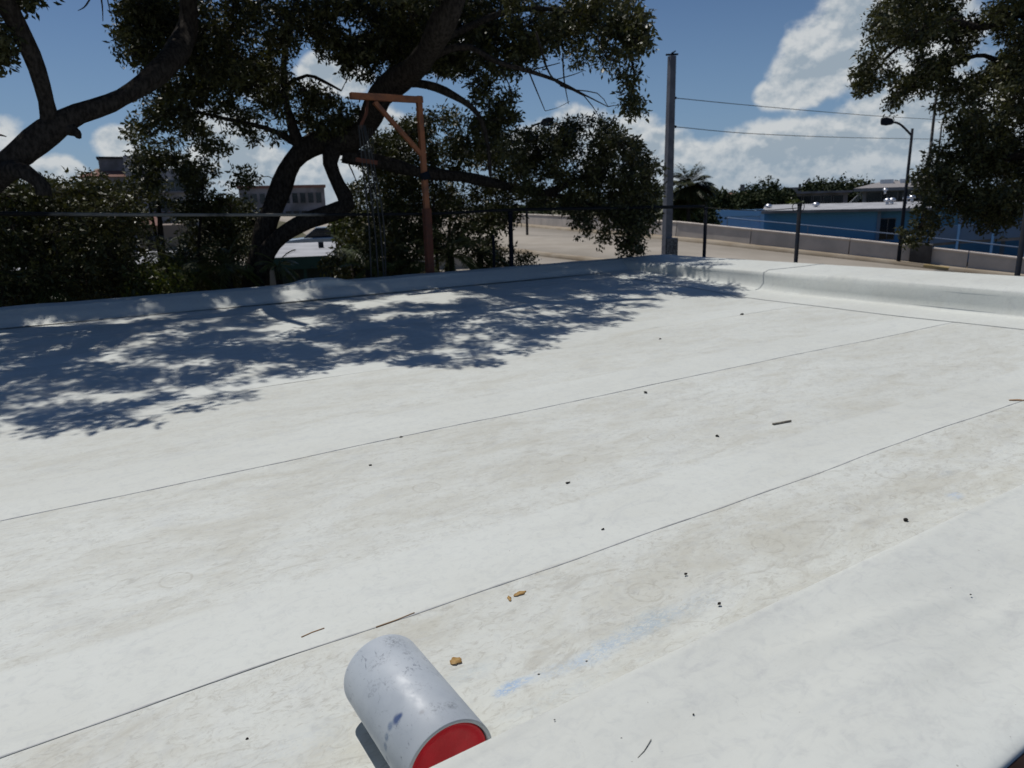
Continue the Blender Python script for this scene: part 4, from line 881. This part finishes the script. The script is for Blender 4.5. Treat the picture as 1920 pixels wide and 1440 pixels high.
# car parked beyond that house
fr = Frame(608, 38); x0, z = fr.p(575, 455); x1, _ = fr.p(645, 455); car = empty('parked_car', fr.o, fr.rz); tag(car, 'silver blue parked car glinting behind the low white roof', 'car')
L_ = 4.4; xa = (x0+x1)/2-L_/2; g0 = fr.p(600, 474)[1]-.2; zc = max(.0, g0)
def carprof(pts, y0, y1, name, m, par, bev=.06):
    n_ = len(pts); V = [fr.M @ Vector((xa+x, y0, zc+z_)) for x, z_ in pts]+[fr.M @ Vector((xa+x, y1, zc+z_)) for x, z_ in pts]
    return MB().add(V, [tuple(range(n_)), tuple(range(2*n_-1, n_-1, -1))]+[(i, n_+i, n_+(i+1) % n_, (i+1) % n_) for i in range(n_)]).build(name, m, par, bevel=bev)
carprof([(0,.35),(0,.75),(.35,.9),(1.2,.98),(3.6,1.0),(4.3,.9),(4.4,.6),(4.38,.35)], -.85, .85, 'body', carp, car)
carprof([(1.15,.98),(1.75,1.42),(3.0,1.46),(3.75,1.0)], -.72, .72, 'cabin', glass, car)
carprof([(1.75,1.425),(1.8,1.47),(2.95,1.5),(3.05,1.45)], -.70, .70, 'car_roof', carp, car, .02)
for x in (.85, 3.5):
    for y in (-.86, .66):
        q = [fr.M @ Vector((xa+x, y, zc+.33)), fr.M @ Vector((xa+x, y+.2, zc+.33))]; MB().tube([tuple(v) for v in q], .33, 16).build('wheel', rubber, car)
fr.bx((xa-4, -4, -.02), (xa+9, 5, max(.02, zc-.0))).build('car_park', roadm)['kind'] = 'structure'

# blue building beyond the ramp
fr = Frame(1480, 92); e = empty('blue_building', fr.o, fr.rz); tag(e, 'long single storey blue building with white roof beyond the barrier', 'building')
xa_, zt = fr.p(1432, 400); xb, _ = fr.p(1648, 400); xc_, _ = fr.p(1702, 400); xs0_, zs = fr.p(1340, 394); xs1_, _ = fr.p(1434, 394)
fr.bx((xa_, 0, 0), (xb, 12, zt)).build('wall', bluew, e); fr.bx((xb, .8, 0), (xc_+6, 12, zt)).build('wall', bluew, e)
_, zf1 = fr.p(1432, 395)
V = [fr.M @ Vector(v) for v in ((xa_-.2, -1.1, zf1), (xc_+7, -1.1, zf1), (xc_+7, 13, zf1+.55), (xa_-.2, 13, zf1+.55), (xa_-.2, -1.1, zf1-.3), (xc_+7, -1.1, zf1-.3), (xc_+7, 13, zf1+.2), (xa_-.2, 13, zf1+.2))]
MB().add(V, [(0,1,2,3),(7,6,5,4),(0,4,5,1),(1,5,6,2),(2,6,7,3),(3,7,4,0)]).build('roof', whiteroof, e)
fr.bx((xa_-.25, -1.18, zf1-.32), (xc_+7.1, -1.11, zf1-.03)).build('fascia', greyw, e)
fr.bx((xb-.12, -.12, 0), (xb+.22, .02, zt)).build('corner_column', bluep, e)
d0, dz0 = fr.p(1654, 445); d1, dz1 = fr.p(1682, 409)
w_ = fr.bx((xb+.3, .74, .3), (d1, .80, dz1)).build('window', greyw, e)
for k in range(2): fr.bx((xb+.35+k*(d1-xb-.3)/2, .70, .4), (xb+.25+(k+1)*(d1-xb-.3)/2, .735, dz1-.1)).build('pane', glass, w_)
fr.bx((xs0_-2.5, .3, 0), (xs0_, .5, zs-.6)).build('wall', bluel, e)
# screen wall of open blocks
fr.bx((xs0_, -1.0, 0), (xs1_, -.55, .8)).build('screen_plinth', bluel, e); fr.bx((xs0_, -1.0, zs-.75), (xs1_, -.55, zs)).build('screen_lintel', bluel, e)
for xq in (xs0_, xs1_-.35): fr.bx((xq, -1.01, .8), (xq+.35, -.54, zs-.75)).build('screen_pier', bluel, e)
mb = MB(); n_ = 17; bw = (xs1_-xs0_-.7)/n_; rows = 8; bh = (zs-.75-.8)/rows
for i in range(n_):
    for j in range(rows):
        cx, cz = xs0_+.35+(i+.5)*bw, .8+(j+.5)*bh
        for sx_, sz_ in ((1,1),(1,-1)):
            p = fr.M @ Vector((cx-sx_*bw/2, -.78, cz-sz_*bh/2)); q = fr.M @ Vector((cx+sx_*bw/2, -.78, cz+sz_*bh/2)); mb.tube([tuple(p), tuple(q)], .055, 4, cap=False)
o = mb.build('block_lattice', bluel, e); o['kind'] = 'stuff'
fr.bx((xs0_+.1, .12, 0), (xs1_, .28, zs-.8)).build('inner_wall', mat('pale_render', (.62, .60, .62), .85), e)
def vent(px, py, r, off, label, name='roof_vent'):
    x, z = fr.p(px, py, off); e2 = empty(name, fr.M @ Vector((x, off, z-r)), fr.rz); tag(e2, label, 'roof vent', 'shiny vents on the blue building roof')
    MB().tube([tuple(fr.M @ Vector((x, off, z-r*1.6))), tuple(fr.M @ Vector((x, off, z-r*.2)))], r*.45, 12).build('vent_pipe', shiny, e2, True)
    P = [(r*.55, -.35), (r, -.2), (r*1.05, .1), (r*.8, .45), (r*.35, .7), (.02, .75)]
    MB().tube([tuple(fr.M @ Vector((x, off, z+h*r))) for _, h in P], [q for q, _ in P], 14).build('vent_cowl', shiny, e2, True)
for px, py, r, off, lb in ((1441,387,.42,5,'shiny domed vent at the left end of the white roof'),(1530,384,.42,5,'shiny domed vent in the middle of the white roof, right of the post'),(1664,376,.4,7,'left one of a close pair of vents before the upper house'),(1673,375,.4,8,'right one of a close pair of vents before the upper house'),(1699,372,.38,8,'shiny vent left of the lamp post'),(1710,370,.38,9,'shiny vent right of the lamp post'),(1660,356,.3,11.5,'tallest small vent, high before the dark windows')):
    vent(px, py, r, off, lb)
# upper house behind it
fr = Frame(1640, 118); e = empty('upper_house', fr.o, fr.rz); tag(e, 'modern house with overhanging pale roof and dark windows above the blue building', 'building')
x0, zt = fr.p(1618, 357); x1, _ = fr.p(1790, 357); fr.bx((x0, 0, 0), (x1, 12, zt)).build('wall', greyw, e)
_, zr = fr.p(1618, 351); _, zr2 = fr.p(1660, 345)
V = [fr.M @ Vector(v) for v in ((x0-1.2, -1.6, zr-.15), (x1+1, -1.6, zr-.15), (x1+1, 13, zr2+.6), (x0+2.5, 13, zr2+.6), (x0-1.2, -1.6, zr-.6), (x1+1, -1.6, zr-.6), (x1+1, 13, zr2), (x0+2.5, 13, zr2))]
MB().add(V, [(0,1,2,3),(7,6,5,4),(0,4,5,1),(1,5,6,2),(2,6,7,3),(3,7,4,0)]).build('roof', mat('grey_roofing', (.28, .26, .25), .8), e)
xw = np.linspace(x0+1.8, x1-1.5, 5); windows(fr, e, xw, zt-2.6, zt-.3, 2.6)
_, zsk = fr.p(1660, 342.5)
for a_, b_ in ((1650,1675),(1687,1700),(1704,1718)):
    xx0, _ = fr.p(a_, 343, 8); xx1, _ = fr.p(b_, 343, 8); o = fr.bx((xx0, 7, zr2+.1), (xx1, 9.5, zr2+.75)).build('skylight', shiny); tag(o, {1650:'longest bright skylight at the left of the upper house roof',1687:'short bright skylight left of the lamp post',1704:'short bright skylight right of the lamp post'}[a_], 'skylight', 'skylights on the upper house')
xr0, zr0_ = fr.p(1591, 383); xr1, zr1_ = fr.p(1618, 357)
st = MB()
for k in range(9):
    u = k/8; xx = xr0+(xr1-xr0)*u; zz = zr0_+(zr1_-zr0_)*u; st.tube([tuple(fr.M @ Vector((xx, -.5, zz-1.0))), tuple(fr.M @ Vector((xx, -.5, zz)))], .04, 5)
st.tube([tuple(fr.M @ Vector((xr0, -.5, zr0_))), tuple(fr.M @ Vector((xr1, -.5, zr1_)))], .08, 6); st.build('stair_railing', whiteroof, e)
# low pale house behind, left of it
fr = Frame(1550, 130); e = empty('far_house', fr.o, fr.rz); tag(e, 'low grey house with dark windows behind the blue building', 'building')
x0, zt = fr.p(1478, 364); x1, _ = fr.p(1590, 364); fr.bx((x0, 0, 0), (x1, 10, zt)).build('wall', greyw, e); fr.bx((x0-.6, -1, zt), (x1+.6, 11, zt+.35)).build('roof', greyw, e)
windows(fr, e, list(np.linspace(x0+1.5, x1-1.5, 5)), zt-2.4, zt-.4, 1.7)
fr = Frame(1395, 170); e = empty('far_house', fr.o, fr.rz); tag(e, 'small distant house with a terracotta roof left of the round tree', 'building')
x0, zt = fr.p(1345, 376); x1, _ = fr.p(1405, 376); fr.bx((x0, 0, 0), (x1, 8, zt)).build('wall', greyw, e); gable(fr, x0, x1, 0, 8, zt+.003, zt+1.6, 2, tile, e)
# blue stair ramp and wall at the far right
fr = Frame(1850, 62); e = empty('blue_walkway', fr.o, fr.rz); tag(e, 'raised blue walkway with a pale solid railing at the right edge', 'walkway')
pts = [fr.p(1745, 428), fr.p(1800, 422), fr.p(1925, 413), fr.p(2100, 400)]
V = []; 
for (x, z) in pts: V += [(x, 0, z), (x, 0, z-1.15), (x, .15, z-1.15), (x, .15, z)]
MB().add([fr.M @ Vector(v) for v in V], [(i*4+k, i*4+(k+1) % 4, (i+1)*4+(k+1) % 4, (i+1)*4+k) for i in range(3) for k in range(4)]+[(3,2,1,0),(12,13,14,15)]).build('solid_railing', bluep, e)
for px in (1793, 1858, 1917, 1990):
    x, z = fr.p(px, 470); zz = np.interp(x, [p[0] for p in pts], [p[1] for p in pts]); fr.bx((x-.08, -.07, 0), (x+.08, -.005, zz+.04)).build('rail_post', bluel, e)
x0, _ = fr.p(1735, 440); x1, _ = fr.p(2150, 440); 
V = []
for (x, z) in pts: V += [(x, .16, z-1.05), (x, .16, z-1.35), (x, 2.2, z-1.35), (x, 2.2, z-1.05)]
MB().add([fr.M @ Vector(v) for v in V], [(i*4+k, (i+1)*4+k, (i+1)*4+(k+1) % 4, i*4+(k+1) % 4) for i in range(3) for k in range(4)]).build('deck', greyw, e)
fr.bx((x0, 5, 0), (x1, 5.3, fr.p(1800, 385)[1])).build('back_wall', bluew, e)
for px in (1793, 1880, 1990): x, _ = fr.p(px, 470); fr.bx((x-.14, 2.3, 0), (x+.14, 2.6, fr.p(1800, 387)[1])).build('column', bluep, e)
fr.bx((x0-.3, 2.0, fr.p(1800, 386)[1]), (x1, 9, fr.p(1800, 381)[1])).build('roof', whiteroof, e)

# ------------------------------------------------------------------ distant trees
def fartree(label, cx, ytop, wpx, D, m=farleaf, dens=90, size=.38, zb=0., name='round_tree', shape=1.0):
    p = at(cx, ytop, D); sc_ = D/F*1.05; R_ = wpx*sc_/2; H_ = p[2]; b = np.array([p[0], p[1], 0.]); e = empty(name, b); tag(e, label, 'tree', 'distant trees beyond the road')
    MB().tube([b, b+np.array([.1, 0, H_*.35]), b+np.array([0, .1, H_*.7])], [.28, .2, .1], 7).build('trunk', bark, e, True)
    n = dens; u = unit(n); rr = rng.uniform(.55, 1, n)[:, None]; zc_ = H_*.60; hz_ = H_*.38
    cen = u*rr*np.array([R_, R_*.8, hz_*shape])+np.array([0, 0, zc_])+b; cen += rng.normal(0, .15*R_*.3, cen.shape)
    j = np.repeat(np.arange(n), 34); P = cen[j]+rng.normal(0, 1, (len(j), 3))*R_*.13
    V, Fc = leaves(P, size*D/100, wid=.7); link('crown', npmesh('crown', V, Fc), m, e); return e
fartree('round dark tree behind the left end of the blue building', 1432, 341, 82, 112, dens=150)
fartree('small tree joined to the right of the round dark tree', 1476, 346, 34, 116)
fartree('broad green tree left of the upper house', 1588, 337, 90, 150, dens=150)
fartree('broad tree right of the crane', 1530, 339, 60, 155, dens=110)
fartree('low tree left of the round dark tree', 1385, 362, 50, 140)
fartree('low shaggy tree right of the palm', 1350, 355, 55, 130)
fartree('low tree far behind the drooping oak leaves', 1200, 372, 90, 150)
fartree('thin tree top above the upper house roof', 1678, 334, 14, 160, dens=30)
fartree('yellow green bush in front of the far grey house', 1492, 377, 44, 108, leafy, 60, .3, name='far_bush')
palm = palm_plant('shaggy palm tree just right of the concrete pole', 1292, 352, 58, 60, 2.3, 'palm_tree', 'tree', 'distant trees beyond the road', .16, leafd, 21, .10)
palm_plant('smaller palm with its fronds behind the first palm', 1272, 385, 60, 46, 2.0, 'palm_tree', 'tree', 'distant trees beyond the road', .14, leafr, 23, .09)
fartree('dark shrub mass under the palm beside the pole', 1300, 372, 90, 64, dens=110, size=.5)
# far tree line that reads as one mass
cen = []
for _ in range(2600):
    a = random.uniform(-1.0, 1.95); D = random.uniform(230, 330); h = random.uniform(0, 1)**.5*(5.5+2.2*math.sin(a*11)+1.8*math.sin(a*29+1)+1.0*math.sin(a*71)); cen.append((D*math.sin(a), D*math.cos(a), max(.5, h)))
cen = np.array(cen); j = np.repeat(np.arange(len(cen)), 16); P = cen[j]+rng.normal(0, 1, (len(j), 3))*np.array([2.4, 2.4, .9]); P[:, 2] = np.abs(P[:, 2])
V, Fc = leaves(P, 1.5, wid=.8); o = link('tree_line', npmesh('tree_line', V, Fc), farleaf); tag(o, 'far low line of dark trees along the horizon', 'trees', None, 'stuff')
# crane and mast on the skyline
fr = Frame(1425, 400); e = empty('crane', fr.o, fr.rz); tag(e, 'small lattice crane with slanted jib on the skyline', 'crane')
(xa_, za), (xb, zb_), (xm, zm) = fr.p(1500, 352), fr.p(1518, 334), fr.p(1504, 340)
def fpt(x, y): a_, b_ = fr.p(x, y); return tuple(fr.M @ Vector((a_, 0, b_)))
MB().tube([fpt(1503,352), fpt(1518,334)], .35, 4).tube([fpt(1505,355), fpt(1520,336)], .25, 4).build('jib', darkmetal, e)
b_ = fr.p(1500, 345)[0]; MB().box((b_-.6, -.6, 0), (b_+.6, .6, fr.p(1500, 345)[1]), fr.M).build('tower', darkmetal, e)
MB().box((b_-5, -2, 4), (b_+3, 2, fr.p(1500, 351)[1]), fr.M).build('machinery_house', greyw, e)
fr = Frame(1390, 420); e2 = fr.bx((-1.2, -1.2, 0), (1.2, 1.2, fr.p(1390, 346)[1])).build('chimney_mast', greyw); tag(e2, 'thin grey chimney on the skyline left of the round tree', 'chimney')
print('triangles', sum(sum(len(p.vertices)-2 for p in m.polygons) if len(m.polygons) < 5000 else len(m.polygons)*2 for m in bpy.data.meshes))
